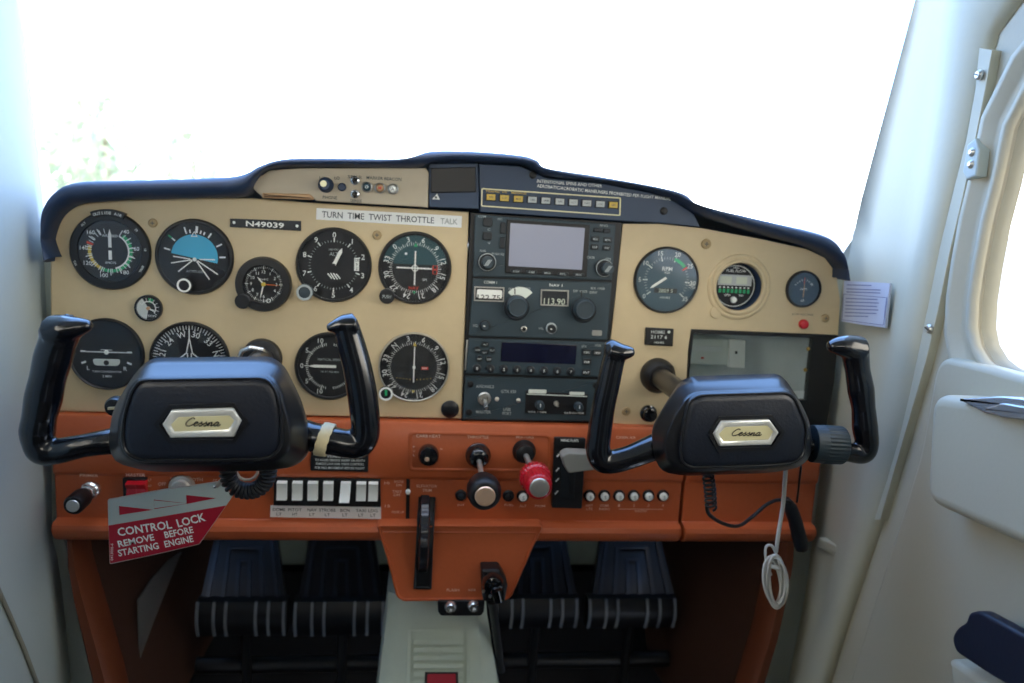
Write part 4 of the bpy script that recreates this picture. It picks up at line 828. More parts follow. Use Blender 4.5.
# primer
def axis_px(px, py, w): return uv(px, py, w)
R = thing('primer_knob', P(90, 492, -.02), 'black primer knob with silver end pulled from its chrome nut', 'knob')
u, v = uv(90, 490.5, .012); q = sz(90, 490, 1)
m = MB('chrome'); m.lathe(u, v, [(q * 9, .008), (q * 9, .014), (q * 7.5, .016), (q * 7.5, .020), (q * 6, .021), (q * 5, .03)], 24); m.build('nut', R)
m = MB('blk'); m.lathe(u, v, [(q * 6, .026), (q * 8.5, .030), (q * 9.4, .034), (q * 9.4, .054), (q * 8.2, .057)], 30, cap1=False); m.lathe(u, v, [(q * 8.2, .057), (q * 6, .0575)], 26, cap1=False); m.mat('steel'); m.lathe(u, v, [(q * 6, .0575), (q * 5.6, .0582), (q * 3, .0582)], 26); m.build('knob', R)
# master switch
R = thing('master_switch', P(135, 500, -.01), 'red split rocker master switch in a black housing', 'switch')
m = MB('blk'); m.prism(uvs([(123.5, 477.5), (147, 477.5), (147.5, 501), (124.5, 501)], .010), .006, .014, .001); m.build('housing', R)
for a in (130.5, 140.5):
    u, v = uv(a, 490, .02); q = sz(a, 490, 1); m = MB('red'); m.loft([[(u + x * q, v + 8 * q, .012), (u + x * q, v + 6 * q, .022), (u + x * q, v + 0 * q, .017), (u + x * q, v - 7 * q, .019), (u + x * q, v - 8.5 * q, .012)] for x in (-4.6, 4.6)], True, True, True); m.build('rocker', R)
# ignition
R = thing('ignition_switch', P(181, 490, -.01), 'chrome ignition switch half hidden behind the control lock card', 'switch')
u, v = uv(181, 488, .012); q = sz(181, 488, 1); m = MB('steel'); m.lathe(u, v, [(q * 13, .008), (q * 12, .012), (q * 9, .013), (q * 8.5, .019), (q * 7, .020)], 32); m.mat('blk'); m.sheet([(u - q * .8, v - q * 4), (u + q * .8, v - q * 4), (u + q * .8, v + q * 4), (u - q * .8, v + q * 4)], .0204); m.build('lock_barrel', R)
# rocker bank
R = thing('rocker_switch_panel', P(327, 518, -.01), 'black switch strip with seven white rockers above a white printed label', 'switch panel')
m = MB('blk'); m.prism(uvs([(274, 477.5), (380.5, 479), (380.5, 507), (273.5, 505.5)], .011), .006, .0115, .001); m.build('housing', R)
for i, a in enumerate((281.5, 297, 312.5, 328, 345, 361, 373)):
    b = 491.7 + i * .15; u, v = uv(a, b, .018); q = sz(a, b, 1); m = MB('white'); h = 9.5; hw = 4.8 if i < 5 else 4.6; sk = .5 if i == 4 else 0
    pr = [(h, .011), (h - .5, .020), (h * .3, .0175), (-h + 1, .0195), (-h, .011)] if i != 4 else [(h, .011), (h - .5, .0175), (-h * .3, .0185), (-h + .5, .024), (-h, .011)]
    m.loft([[(u + x * q + sk * z_ * q * .1, v + z_ * q, w) for z_, w in pr] for x in (-hw, -hw + .5, hw - .5, hw)], True, True, True); m.build('rocker', R)
m = MB('label'); m.prism(uvs([(270.5, 505.5), (381, 507), (381, 519), (270, 517)], .009), .007, .0092); ls_ = m.build('label_strip', R, label='white printed strip')
m = MB('ink')
for t, s_, a in (('DOME', 'LT', 279), ('PITOT', 'HT', 295), ('NAV', 'LT', 312), ('STROBE', 'LT', 327.5), ('BCN', 'LT', 345), ('TAXI', 'LT', 361), ('LDG', 'LT', 373)):
    b = 509.5 + (a - 279) * .013; ln(m, t, a, b, 3, .0094, {'DOME': 12, 'PITOT': 13, 'STROBE': 16, 'TAXI': 10}.get(t, 9)); ln(m, s_, a, b + 4.6, 3, .0094, 5)
m.build('lettering', ls_)
# warning placard
R = thing('warning_placard', P(340, 470, -.013), 'black warning placard with rows of small white capitals under the yoke arm', 'placard')
m = MB('blk'); m.prism(uvs([(311, 451), (368.5, 453), (368, 472), (310.5, 470.5)], .014), .012, .0145, .0003); m.build('plate', R)
m = MB('print')
for t, b, wd, h in (('WARNING', 456, 26, 4), ('TO AVOID SERIOUS INJURY OR DEATH', 460.3, 48, 2.2), ('REMOVE LOCK AND CHECK CONTROLS', 464, 46, 2.2), ('FOR FREE MOVEMENT BEFORE FLIGHT', 468, 48, 2.2)): ln(m, t, 340, b, h, .0148, wd)
m.build('lettering', R)
# trim indicator
R = thing('trim_position_slot', P(408, 520, -.008), 'narrow black upright slot with a white pointer beside the trim lettering', 'trim indicator')
m = MB('blk'); m.prism(uvs([(406.3, 479), (410, 479), (409.5, 520), (405.8, 520)], .009), .006, .0088); m.build('slot', R)
u, v = uv(408, 492.5, .012); q = sz(408, 492, 1); m = MB('white'); m.lathe(u, v, [(q * 2.6, .0088), (q * 2.4, .012), (q * 1.4, .013)], 14); m.build('pointer', R)
# carb heat, throttle, mixture
def push(name, label, px, py, r0, kpx, kpy, kr, matk, build):
    pass
R = thing('carburettor_heat_knob', P(428, 464, -.02), 'small glossy black knob pushed in under the carb heat lettering', 'knob')
u, v = uv(428.5, 454, .02); q = sz(428, 454, 1); m = MB('blk_gloss'); m.lathe(u, v, [(q * 8, .0125), (q * 9.8, .017), (q * 10.3, .022), (q * 10, .028), (q * 8.8, .031), (q * 6.5, .0315)], 30); m.mat('copper_cap_glint'); m.lathe(u - q * 1.5, v - q * 2.2, [(q * 2.4, .0314), (q * 1.8, .0320)], 14); m.build('knob', R)  # off-centre copper spot stands for a light reflection on the knob
def shaft_knob(base, tip, wt):     # base pixel on the panel, tip pixel at height wt
    return (*uv(*base, .013), .013), (*uv(*tip, wt), wt)
R = thing('throttle', P(478, 465, -.02), 'large round black throttle knob with coppery end button on a steel rod', 'throttle')
a, b = shaft_knob((478, 455), (485, 495.5), .098); q = sz(478, 455, 1)
m = MB('blk_gloss'); m.lathe(a[0], a[1], [(q * 12.5, .012), (q * 12.5, .016), (q * 11, .018), (q * 10, .026), (q * 7, .030), (q * 5, .0305)], 32); m.build('boot', R)
m = MB('steel'); m.tube([(a[0], a[1], .02), b], q * 2.6, 14); m.build('rod', R, label='steel rod')
q = sz(485, 492, 1, .1); m = MB('blk'); u, v = b[0], b[1]
pr = [(6, .060), (10, .063), (15, .068), (17.2, .076), (17.6, .086), (16.8, .094), (14.5, .099), (12, .1005), (10.5, .1005)]
m.lathe(u, v, [(q * r_, w) for r_, w in pr], 44, cap0=True, cap1=False); m.mat('copper_cap_glint'); m.lathe(u, v, [(q * 10.5, .1005), (q * 9.8, .1015), (q * 9.4, .102), (q * 4, .1022)], 32); m.build('knob', R)
R = thing('mixture_control', P(524, 462, -.02), 'red knurled mixture knob with a silver end button', 'mixture knob')
a, b = shaft_knob((524, 451), (540, 489), .098); q = sz(524, 451, 1)
m = MB('blk'); m.lathe(a[0], a[1], [(q * 11.5, .012), (q * 11.5, .016), (q * 9.5, .019), (q * 9, .025), (q * 5, .027)], 32); m.build('collar', R)
m = MB('steel'); m.tube([(a[0], a[1], .02), (b[0], b[1], .08)], q * 2.8, 14); m.build('rod', R)
q = sz(539, 488, 1, .1); u, v = b[0], b[1]; m = MB('red'); rings = []
for r_, w, fl in ((9, .052, 0), (14.5, .055, 0), (16.6, .058, .9), (17, .062, 1.2), (16.6, .066, .9), (14.2, .068, .2), (13.6, .070, .6), (14.4, .074, .8), (14.2, .088, .8), (13.4, .092, .3), (11.5, .094, 0), (10.2, .0945, 0)):
    rings.append([(u + q * (r_ - fl * (k_ % 4 in (0, 1))) * math.cos(2 * math.pi * k_ / 96), v + q * (r_ - fl * (k_ % 4 in (0, 1))) * math.sin(2 * math.pi * k_ / 96), w) for k_ in range(96)])
m.loft(rings, True, True, False); m.build('knob', R)
m = MB('steel'); m.lathe(u, v, [(q * 10.2, .0945), (q * 9.4, .096), (q * 9, .0962), (q * 3, .0964)], 32); m.build('end_button', R, label='silver end button')
# flap switch
R = thing('flap_switch', P(566, 508, -.01), 'black flap selector plate with a grey paddle lever and white position marks', 'flap switch')
m = MB('blk'); m.prism(roundpoly(uvs([(554.5, 437.5), (586, 438.5), (582, 509), (552, 508)], .017), .002), .008, .017, .001); m.build('plate', R)
m = MB('radio_key'); m.prism(uvs([(562, 462), (576, 462), (574, 498), (560, 497)], .0175), .016, .0178, .0003); m.mat('blk'); m.prism(uvs([(570, 470), (574, 470), (573, 494), (569, 494)], .018), .0174, .0182); m.build('track', R)
m = MB('print'); ln(m, 'WING FLAPS', 569.5, 440.5, 2.8, .0174, 18)
for a, b in ((558.5, 455), (557.5, 469.5), (557.2, 480), (556.5, 492.5)): u, v = uv(a, b, .0174); m.ribbon([(u - k * 1.6, v - k * 2), (u + k * 1.6, v + k * 2)], k * 1.6, .0174)
m.build('marks', R)
m = MB('grey_lever'); u, v = uv(578, 463, .04); q = sz(578, 463, 1, .04)
m.prism(roundpoly(uvs([(561.5, 457), (568, 453), (592, 454), (596, 470), (569, 473.5), (566, 470)], .045), .003), .026, .045, .0015); m.tube([(u - .004, v, .015), (u - .002, v, .03)], .004, 10); m.build('lever', R, label='grey paddle lever')
# circuit breakers (one built, others copied)
src = None
for i, (a, b, lb) in enumerate(((590, 496.5, 'white-centred breaker under the instrument lights lettering, next to the flap selector'), (604.7, 496.5, 'white-centred breaker second along from the flap selector'), (619.6, 496.5, 'white-centred breaker over the first radio numeral'), (634.2, 496.5, 'white-centred breaker over the second radio numeral'),
                                (649, 496.5, 'white-centred breaker over the third radio numeral'), (663.6, 496.5, 'white-centred breaker closest to the gap in the orange panel'), (523, 497, 'white-centred breaker just below the red mixture knob'))):
    u, v = uv(a, b, .012); q = sz(634, 496, 1)
    if src is None:
        src = thing('circuit_breaker', (u, -.0085, v), lb, 'circuit breaker', 'white-centred circuit breakers'); src_kids = []
        m = MB('blk'); m.lathe(u, v, [(q * 5.9, .008), (q * 5.9, .0105), (q * 4.6, .0125), (q * 4.2, .0115)], 26, cap1=False); src_kids.append(m.build('collar', src))
        m = MB('white'); m.lathe(u, v, [(q * 4, .009), (q * 3.9, .0145), (q * 3, .0155)], 22); m.mat('ink_faint'); m.text('5', u, v, q * 3.4, .0158); src_kids.append(m.build('button', src))
        src0 = Vector((u, -.0085, v))
    else:
        c = src.copy(); COL.objects.link(c); c.location = (u, -.0085, v); c['label'] = lb
        for kd in src_kids: d = kd.copy(); COL.objects.link(d); d.parent = c
def blk_plug(px, py, r, nm, lb, cat, inner):
    u, v = uv(px, py, .01); q = sz(px, py, 1); R = thing(nm, (u, -.0085, v), lb, cat)
    m = MB('blk'); m.lathe(u, v, [(q * r, .008), (q * r, .0105), (q * r * .8, .012), (q * r * .55, .012), (q * r * .5, .0095)], 24, cap1=False); m.build('collar', R)
    m = MB(inner); m.lathe(u, v, [(q * r * .52, .009), (q * r * .5, .0115), (q * r * .3, .012)], 18); m.build('centre', R)
blk_plug(461, 495.5, 5.6, 'panel_jack', 'round black jack between the trim slot and the throttle knob', 'jack', 'knob_grey')
blk_plug(508.5, 496, 5.8, 'hole_plug', 'dark round plug in the orange panel between throttle and mixture knobs', 'plug', 'radio_dark')
# ================================================================== trim housing, trim wheel, fuel shutoff, pedestal
R = thing('trim_wheel_housing', P(460, 601, -.03), 'orange trapezoid housing hanging beneath the lower panel around the trim wheel', 'housing')
hp = uvs([(376, 524.5), (544, 525), (528, 560), (512, 597), (506, 601), (402, 602), (396, 597), (387, 560)], .026); hp = roundpoly(hp, .006)
m = MB('orange'); hq = offset(hp, .0035); hr_ = offset(hp, .005); hp = hp if area(hp) > 0 else hp[::-1]
m.loft([[(a, b, -.03) for a, b in hp], [(a, b, .024) for a, b in hp], [(a, b, .0265) for a, b in offset(hp, .0012)], [(a, b, .0265) for a, b in offset(hp, .0028)], [(a, b, .024) for a, b in hq], [(a, b, .0235) for a, b in hr_]], True, True, True); m.build('body', R)
m = MB('print_tan'); ln(m, 'FLASH', 453, 590, 2.6, .0241, 12); ln(m, 'NORM', 472, 590, 2.4, .0241, 7); m.build('lettering', R)
R = thing('elevator_trim_control', P(424, 588, -.05), 'narrow glossy black trim wheel turning in its upright slot', 'trim wheel')
m = MB('blk'); fr = []
for py, wf in ((497, .0100), (511, .0125), (516, .0200), (521, .0272), (560, .0278), (588.5, .0278)):
    t = (py - 497) / 91.5; (xa, za), (xb, zb_) = uv(418.5 - 5 * t, py, wf), uv(435.5 - 4 * t, py, wf); fr.append((xa, xb, za, wf))
for i0, i1 in ((0, 1),):
    m.loft([[(xa, z, .004), (xa, z, w), (xa + .0022, z, w), (xa + .0022, z, w - .02)] for xa, xb, z, w in fr], False)
    m.loft([[(xb, z, .004), (xb, z, w), (xb - .0022, z, w), (xb - .0022, z, w - .02)] for xa, xb, z, w in fr], False)
    m.loft([[(xa + .001, z, w - .0008), (xb - .001, z, w - .0008)] for xa, xb, z, w in fr], False)
m.box(fr[-1][0], fr[-1][1], fr[-1][2] - .001, fr[-1][2] + .002, .01, .0275); m.build('slot_frame', R, fix=False)
cu_, cz = uv(424.0, 545, .040); rad = .0455; m = MB('wheel_blk'); rings = []
for k_ in range(72):
    a = 2 * math.pi * k_ / 72; rr_ = rad + (.0012 if k_ % 4 < 2 else 0)
    rings.append([(cu_ + dx, cz + (rr_ + dr) * math.sin(a), .001 + (rr_ + dr) * math.cos(a)) for dx, dr in ((-.0055, -.012), (-.0055, -.002), (-.004, 0), (.004, 0), (.0055, -.002), (.0055, -.012))])
rings.append(rings[0]); m.loft(rings, True)
m.mat('steel'); m.build('wheel', R, fix=True)
R = thing('fuel_shutoff', P(493, 602, -.05), 'black knobbly latch at the corner of the orange housing', 'latch')
m = MB('blk'); m.prism(roundpoly(uvs([(481.5, 570), (500, 570), (508, 585), (505, 602), (483, 602)], .045), .003), .022, .045, .003); m.build('base', R)
m = MB('blk_gloss'); u, v = uv(493, 585, .055); 
m.lathe(u, v, [(.011, .045), (.012, .052), (.010, .058), (.006, .060)], 18); m.tube([(*uv(493, 585, .05), .05), (*uv(497, 592, .06), .062), (*uv(499, 600, .06), .060)], [.006, .007, .006], 12); m.build('lever', R)
m = MB('steel'); 
for a, b in ((491, 579), (483.5, 592), (490, 597)): m.lathe(*uv(a, b, .047), [(.0018, .045), (.0014, .0475)], 10)
m.build('rivet', R)
m = MB('blk'); m.tube([(*uv(492, 600, .04), .04), (*uv(494, 615, .03), .025), (*uv(498, 640, .02), 0), (*uv(503, 680, .0), -.02)], [.006, .005, .005, .005], 12); m.build('cable_sleeve', R)
R = thing('centre_pedestal', P(440, 683, .02), 'pale grey-green centre pedestal with a ribbed inset panel between the pedals', 'pedestal')
m = MB('pedestal'); rings = []
for y, l, li, ri_, r_ in ((596, 388, 402, 476, 486), (620, 386, 401, 478, 488), (683, 379, 393, 482, 498), (760, 370, 384, 490, 512)):
    yy = .02 - (y - 596) * .0004; q = lambda a, d=0: (P(a, y, yy + d).x, P(a, y, yy).z, -(yy + d))
    e = lambda a, d: (q(a)[0], q(a)[1], -(yy + d))
    rings.append([e(l, .16), e(l, .012), e(li, .0), e(ri_, .0), e(r_, .014), e(r_, .16)])
m.loft(rings, True, True, True); m.build('body', R)
def pedq(a, y, up): yy = .02 - (y - 596) * .0004 - up; p = P(a, y, yy); return p
m = MB('pedestal', WF)
def pedpoly(m, pts, up0, up1):
    A = [pedq(a, y, up0) for a, y in pts]; B = [pedq(a, y, up1) for a, y in pts]; m.loft([[tuple(p) for p in A], [tuple(p) for p in B]], True, True, True)
for y in range(640, 730, 8):
    pedpoly(m, [(414, y), (463, y), (463.5, y + 4.5), (413.5, y + 4.5)], -.001, .0035)
pedpoly(m, [(408, 629), (469, 629), (469, 631.5), (408, 631.5)], -.001, .0025); pedpoly(m, [(408, 631.5), (411, 631.5), (409, 730), (405, 730)], -.001, .0025); pedpoly(m, [(466, 631.5), (469, 631.5), (472, 730), (468, 730)], -.001, .0025)
m.build('ribbed_inset', R)
R2 = R
m = MB('blk', WF); pedpoly(m, [(425, 672), (458, 672), (459, 706), (424, 706)], .001, .004); m.mat('red_card'); pedpoly(m, [(427.5, 674), (455.5, 674), (456.5, 703), (426.5, 703)], .004, .0045); m.build('selector_placard', R, label='dark red square placard')
R = thing('headphone_jack_plate', P(460, 616, -.03), 'small black plate with two chrome jacks beneath the orange housing', 'jack plate')
m = MB('blk'); m.prism(roundpoly(uvs([(438, 601), (485, 601), (484, 612), (481, 616), (441, 616), (438, 612)], .03), .002), .0, .030, .001); m.build('plate', R)
for a, b in ((450.5, 607.5), (473.5, 606.5)): u, v = uv(a, b, .032); q = sz(a, b, 1); m = MB('chrome'); m.lathe(u, v, [(q * 6, .03), (q * 6, .033), (q * 4, .036), (q * 2.4, .036), (q * 2.2, .033)], 6 * 4); m.build('jack', R)
# ================================================================== rudder pedals
def pedal(x0t, x1t, x0, x1, yt, ym, yb, lb):
    yd = .22
    R = thing('rudder_pedal', P((x0 + x1) / 2, yb, yd), lb, 'rudder pedal', 'rudder pedals')
    m = MB('rubber', WF)
    T0, T1 = P(x0t, yt, yd + .075), P(x1t, yt, yd + .075); B0, B1 = P(x0, ym, yd), P(x1, ym, yd)
    def rect(f0, f1, g0, g1, lift, th):
        q = lambda f, g: (T0.lerp(T1, f)).lerp(B0.lerp(B1, f), g) + Vector((0, -lift, lift * .3))
        a = [q(f0, g0), q(f1, g0), q(f1, g1), q(f0, g1)]; return [tuple(p) for p in a], [tuple(p + Vector((0, th, 0))) for p in a]
    m.loft(list(rect(0, 1, 0, 1, 0, .014)), True, True, True); fp_ = m.build('foot_plate', R)
    m = MB('rubber_edge', WF)
    for ins, gt in ((.06, .0), (.24, .12), (.40, .34)):
        for s_ in (0, 1):
            f0, f1 = (ins, ins + .05) if not s_ else (1 - ins - .05, 1 - ins); m.loft(list(rect(f0, f1, gt, .95, .003, .004)), True, True, True)
        if gt: m.loft(list(rect(ins + .05, 1 - ins - .05, gt, gt + .04, .003, .004)), True, True, True)
    m.build('tread_rib', fp_)
    m = MB('rubber', WF); L0, L1 = P(x0 - 4, ym + 2, yd - .012), P(x1 + 2, ym + 2, yd - .012); H = (P(x0, ym + 2, yd - .012).z - P(x0, yb, yd - .012).z)
    n = 8; rings = []
    for k_ in range(n + 1):
        t = k_ / n; z = L0.z - H * t; bow = .008 * math.sin(math.pi * t); rings.append([(L0.x, L0.y - bow, z), (L1.x, L1.y - bow, z), (L1.x, L1.y + .02, z), (L0.x, L0.y + .02, z)])
    m.loft(rings, True, True, True); hb_ = m.build('heel_bar', R)
    m = MB('rib_lit', WF)  # light falling on the ribs is put into this paler colour
    for f in (.02, .2, .33, .66, .8, .97):
        xa = L0.x + (L1.x - L0.x) * f; m.loft([[(xa - .002, L0.y - .008 * math.sin(math.pi * t) - .002, L0.z - H * t), (xa + .002, L0.y - .008 * math.sin(math.pi * t) - .002, L0.z - H * t), (xa + .002, L0.y + .002, L0.z - H * t), (xa - .002, L0.y + .002, L0.z - H * t)] for t in [j / 8 for j in range(9)]], True, True, True)
    m.build('heel_rib', hb_)
    c = P((x0 + x1) / 2, yb, yd); m = MB('blk', WF); m.tube([(c.x, c.y + .012, c.z + .03), (c.x, c.y + .03, c.z - .08), (c.x, c.y + .05, .0)], .007, 10); m.build('pedal_arm', R)
pedal(214, 277, 200, 285, 540, 600, 636, 'black rubber rudder pedal nearest the carpeted wall under the control lock card')
pedal(309, 374, 298, 384, 540, 600, 636, 'black rubber rudder pedal under the white rocker switches')
pedal(507, 566, 499, 577, 540, 597, 628, 'black rubber rudder pedal beside the pedestal under the flap selector')
pedal(601, 661, 592, 675, 540, 597, 628, 'black rubber rudder pedal under the white-centred breakers')
m = MB('blk', WF)
a, b = P(250, 672, .24), P(660, 672, .24); m.tube([(-.30, .26, a.z), (.42, .26, a.z)], .012, 12); m.build('pedal_torque_tube', None, 'black cross tube low in the footwell behind the pedals', 'tube')
# ================================================================== control yokes
def p3(px, py, w): u, v = uv(px, py, w); return (u, v, w)
SCRIPT = {   # handwriting strokes, drawn in units of letter height
 'C': (.75, [(.72, .86), (.62, 1.02), (.42, .98), (.18, .66), (.10, .28), (.24, .02), (.5, .02), (.78, .26)]),
 'e': (.42, [(.0, .2), (.22, .3), (.34, .46), (.22, .54), (.08, .34), (.12, .04), (.28, .02), (.46, .2)]),
 's': (.40, [(.0, .2), (.18, .36), (.26, .54), (.26, .4), (.34, .18), (.26, .0), (.1, .03), (.24, .04), (.44, .2)]),
 'n': (.56, [(.0, .2), (.12, .46), (.12, .3), (.06, .0), (.18, .34), (.32, .48), (.36, .34), (.32, .06), (.4, .02), (.56, .2)]),
 'a': (.54, [(.34, .46), (.2, .52), (.04, .26), (.08, .02), (.2, .04), (.34, .3), (.38, .48), (.32, .1), (.4, .0), (.58, .2)])}
def script(m, word, cu, cv, width, h, w, wd, slope=0.0):
    tot = sum(SCRIPT[c][0] for c in word); x = -tot / 2; kx_ = width / tot
    for c in word:
        pts = []
        for a, b in SCRIPT[c][1]:
            xx = (x + a + (b - .3) * .25) * kx_; pts.append((cu + xx, cv + (b - .35) * h + xx * slope))
        m.ribbon(spline(pts, 4), wd, w); x += SCRIPT[c][0]
def emblem(R, hexo, rec, hexi, w, wtxt, tilt):
    m = MB('yoke', PF); ro = uvs(rec, w + .001); ri = offset(ro, .003); ro = ro if area(ro) > 0 else ro[::-1]
    m.loft([[(a, b, w - .002) for a, b in ro], [(a, b, w + .0015) for a, b in ro], [(a, b, w + .0015) for a, b in ri], [(a, b, w - .001) for a, b in ri]], True, False, True); rc_ = m.build('emblem_recess', R)
    p = uvs(hexo, w + .004); p = p if area(p) > 0 else p[::-1]; q = uvs(hexi, w + .003); q = q if area(q) > 0 else q[::-1]
    m = MB('emblem'); m.loft([[(a, b, w - .001) for a, b in p], [(a, b, w + .0035) for a, b in offset(p, .0002)], [(a, b, w + .0042) for a, b in offset(p, .0010)], [(a, b, w + .0016) for a, b in q]], True, False, False); o = m.build('emblem', rc_, fix=False, label='silver six-sided emblem')
    m = MB('emblem_in'); m.prism(q, w, w + .0017, .0002); m.build('emblem_face', rc_, label='pale cream name plate')
    c = Vector((sum(a for a, b in q) / len(q), sum(b for a, b in q) / len(q))); m = MB('blk'); wdt = (max(a for a, b in q) - min(a for a, b in q)) * .56
    script(m, 'Cessna', c.x, c.y, wdt, wtxt, w + .0022, .0008, tilt); m.build('emblem_script', rc_, fix=False)
NL = 96
def hub(R, back, mid, front, cover, w, cov_w):
    c = Vector(uv(*cover, w))
    def ring(px, ww, rr_=.006, ins=0):
        p = roundpoly(uvs(px, ww), rr_, 5)
        if ins: p = offset(p, ins)
        return [(a, b, ww) for a, b in polar(p, NL, c)]
    m = MB('yoke'); m.loft([ring(back, w - .075, .012, .014), ring(back, w - .055, .012, .005), ring(back, w - .040, .012, .001), ring(back, w - .034, .012), ring(mid, w - .020, .012), ring(front, w - .008, .012), ring(front, w - .003, .012, .0012), ring(front, w - .0005, .012, .0035), ring(front, w, .012, .006)], True, True, True); m.build('hub', R)
    m = MB('yoke'); cp = roundpoly(uvs(cov_w, w + .002), .008, 5); m.loft([[(a, b, w - .001) for a, b in cp if 1], ] and [[(a, b, ww) for a, b in polar(offset(cp, d), NL, c)] for d, ww in ((-.0015, w - .002), (-.0015, w + .0015), (-.0005, w + .0028), (.0006, w + .0028), (.0014, w + .0018))], True, False, False); m.mat('yoke_cover')
    m.loft([[(a, b, ww) for a, b in polar(offset(cp, d), NL, c)] for d, ww in ((.0012, w + .0012), (.0030, w + .0028), (.006, w + .0034))], True, False, True); m.build('face_cover', R, label='matt leather-grained face cover with a raised edge')
WY = .225
# ---------------- pilot yoke
R = thing('control_yoke', P(212, 470, -.24), 'black control yoke with a cream band, in front of the round flight dials', 'control yoke', 'control yokes')
u, v = uv(264, 355); 
hub(R, [(150, 357.5), (272, 356.5), (285, 366), (301, 398), (309, 426), (310, 454), (295, 467), (262, 471), (150, 472), (115, 463), (108, 446), (112, 410), (134, 374)],
    [(144, 366), (274, 364), (284, 376), (299, 405), (306, 430), (306, 454), (291, 467), (262, 471), (150, 472), (116, 463), (109, 446), (112, 420), (130, 382)],
    [(137, 376.5), (271, 374), (281, 384), (290, 412), (294, 432), (293, 450), (281, 462), (262, 466), (145, 467), (122, 459), (116, 444), (117, 420), (127, 388)],
    (205, 420), .262, [(140, 380), (266, 378), (276, 390), (281, 412), (281, 447), (272, 457), (260, 460), (140, 461), (126, 454), (122, 442), (123, 420), (131, 392)])
emblem(R, [(162, 424.5), (171, 410.5), (233, 408.5), (241, 421), (234, 437), (170, 438)], [(154, 424.5), (169, 405), (234, 403), (248.5, 422.5), (235, 443.5), (169, 443.5)], [(170.5, 425), (178, 417.5), (229, 416), (234, 421), (228, 430), (174, 432)], .2655, .0062, .02)
m = MB('yoke'); s_ = uv(264, 356, 0)
m.tube([(s_[0], s_[1], -.02), (s_[0], s_[1], .20)], .0115, 20); m.build('shaft', R)
# arms and grips
def sm(pts, n=5): return [tuple(q) for q in spline(pts, n)]
m = MB('grip_gloss')
m.tube(sm([p3(122, 440, .215), p3(100, 443, .222), p3(75, 447.5, WY), p3(55, 451.5, WY), p3(42, 449, WY), p3(37.5, 437, WY), p3(39, 420, WY), p3(44, 396, WY), p3(50, 370, WY), p3(57, 345, WY), p3(62, 331, WY + .001)]), [.0125, .0105, .0095, .0100, .0108, .0124, .0122, .0136, .0128, .0142, .0134, .0145, .0138, .0147], 24)
m.tube(sm([p3(56, 331, WY), p3(68, 329, WY + .004), p3(81, 326.5, WY + .006), p3(92, 325, WY + .006)]), [.0135, .0112, .0072, .0032], 18, flat=1.3, ref=(0, 1, 0))
m.ball(p3(58, 331, WY - .003), .0135, 10, (1, .72, 1.25))
gr_ = m.build('grip', R, remesh=.0013)
m = MB('blk'); u, v = uv(65, 318.5, WY); m.loft([[(u + .0055 * math.cos(t * .5236), v + z_, WY - .002 + .005 * math.sin(t * .5236)) for t in range(12)] for z_ in (-.004, .0022)], True, True, True); m.mat('blk_gloss'); m.ball((u + .001, v + .001, WY - .001), .0025, 6); m.build('talk_button', gr_)
m = MB('grip_gloss')
m.tube(sm([p3(294, 433, .215), p3(312, 437, .222), p3(333, 441, WY), p3(350, 444, WY), p3(361, 443, WY), p3(365.5, 431, WY), p3(364.5, 412, WY), p3(361.5, 390, WY), p3(357, 366, WY), p3(351.5, 345, WY), p3(346.5, 327, WY + .001)]), [.0150, .0125, .0120, .0120, .0120, .0122, .0126, .0126, .0120, .0116, .0106], 24)
m.tube(sm([p3(352, 324, WY), p3(343, 324, WY + .003), p3(334, 326.5, WY + .004), p3(327, 328.5, WY + .004)]), [.0095, .0075, .0050, .0028], 18, flat=1.3, ref=(0, 1, 0))
m.tube([p3(347, 330, WY), p3(349, 324, WY), p3(354, 317, WY)], [.010, .0085, .0040], 16)
m.build('grip', R, remesh=.0013)
m = MB('chrome'); u, v = uv(113, 408, .19); q = sz(113, 408, 1, .19); m.mat('yoke'); m.lathe(u, v, [(q * 10, .180), (q * 10, .186), (q * 8.5, .189), (q * 4, .1895)], 26, cap0=True); m.mat('band'); m.prism(roundpoly([(u - q * 5, v - q * 2), (u + q * 4, v - q * 1), (u + q * 4, v + q * 1.5), (u - q * 5, v + q * .8)], q), .189, .191, .0003); m.build('lock_bracket', R, label='round slotted lock bracket behind the hub')
# cream band on the arm
m = MB('band'); ctr = Vector(p3(325, 439.5, .224)); ax = (Vector(p3(334, 441, .225)) - Vector(p3(314, 437.5, .223))).normalized(); tilt = Vector((.25, .0, .0)); rings = []
e1 = Vector((0, 1, 0)) - ax * ax.y; e1.normalize(); e2 = ax.cross(e1)
for d, rr_ in ((-.0048, .0126), (-.0048, .0142), (-.002, .0146), (.002, .0144), (.0048, .0142), (.0048, .0126)):
    rings.append([tuple(ctr + ax * (d + .14 * rr_ * math.cos(2 * math.pi * j / 32) + .0004 * math.sin(j * 2.1)) + e1 * rr_ * math.cos(2 * math.pi * j / 32) + e2 * rr_ * math.sin(2 * math.pi * j / 32)) for j in range(32)])
rings.append(rings[0]); m.loft(rings, True); m.build('yoke_band', None, 'cream fabric band wrapped around the pilot yoke arm', 'band')
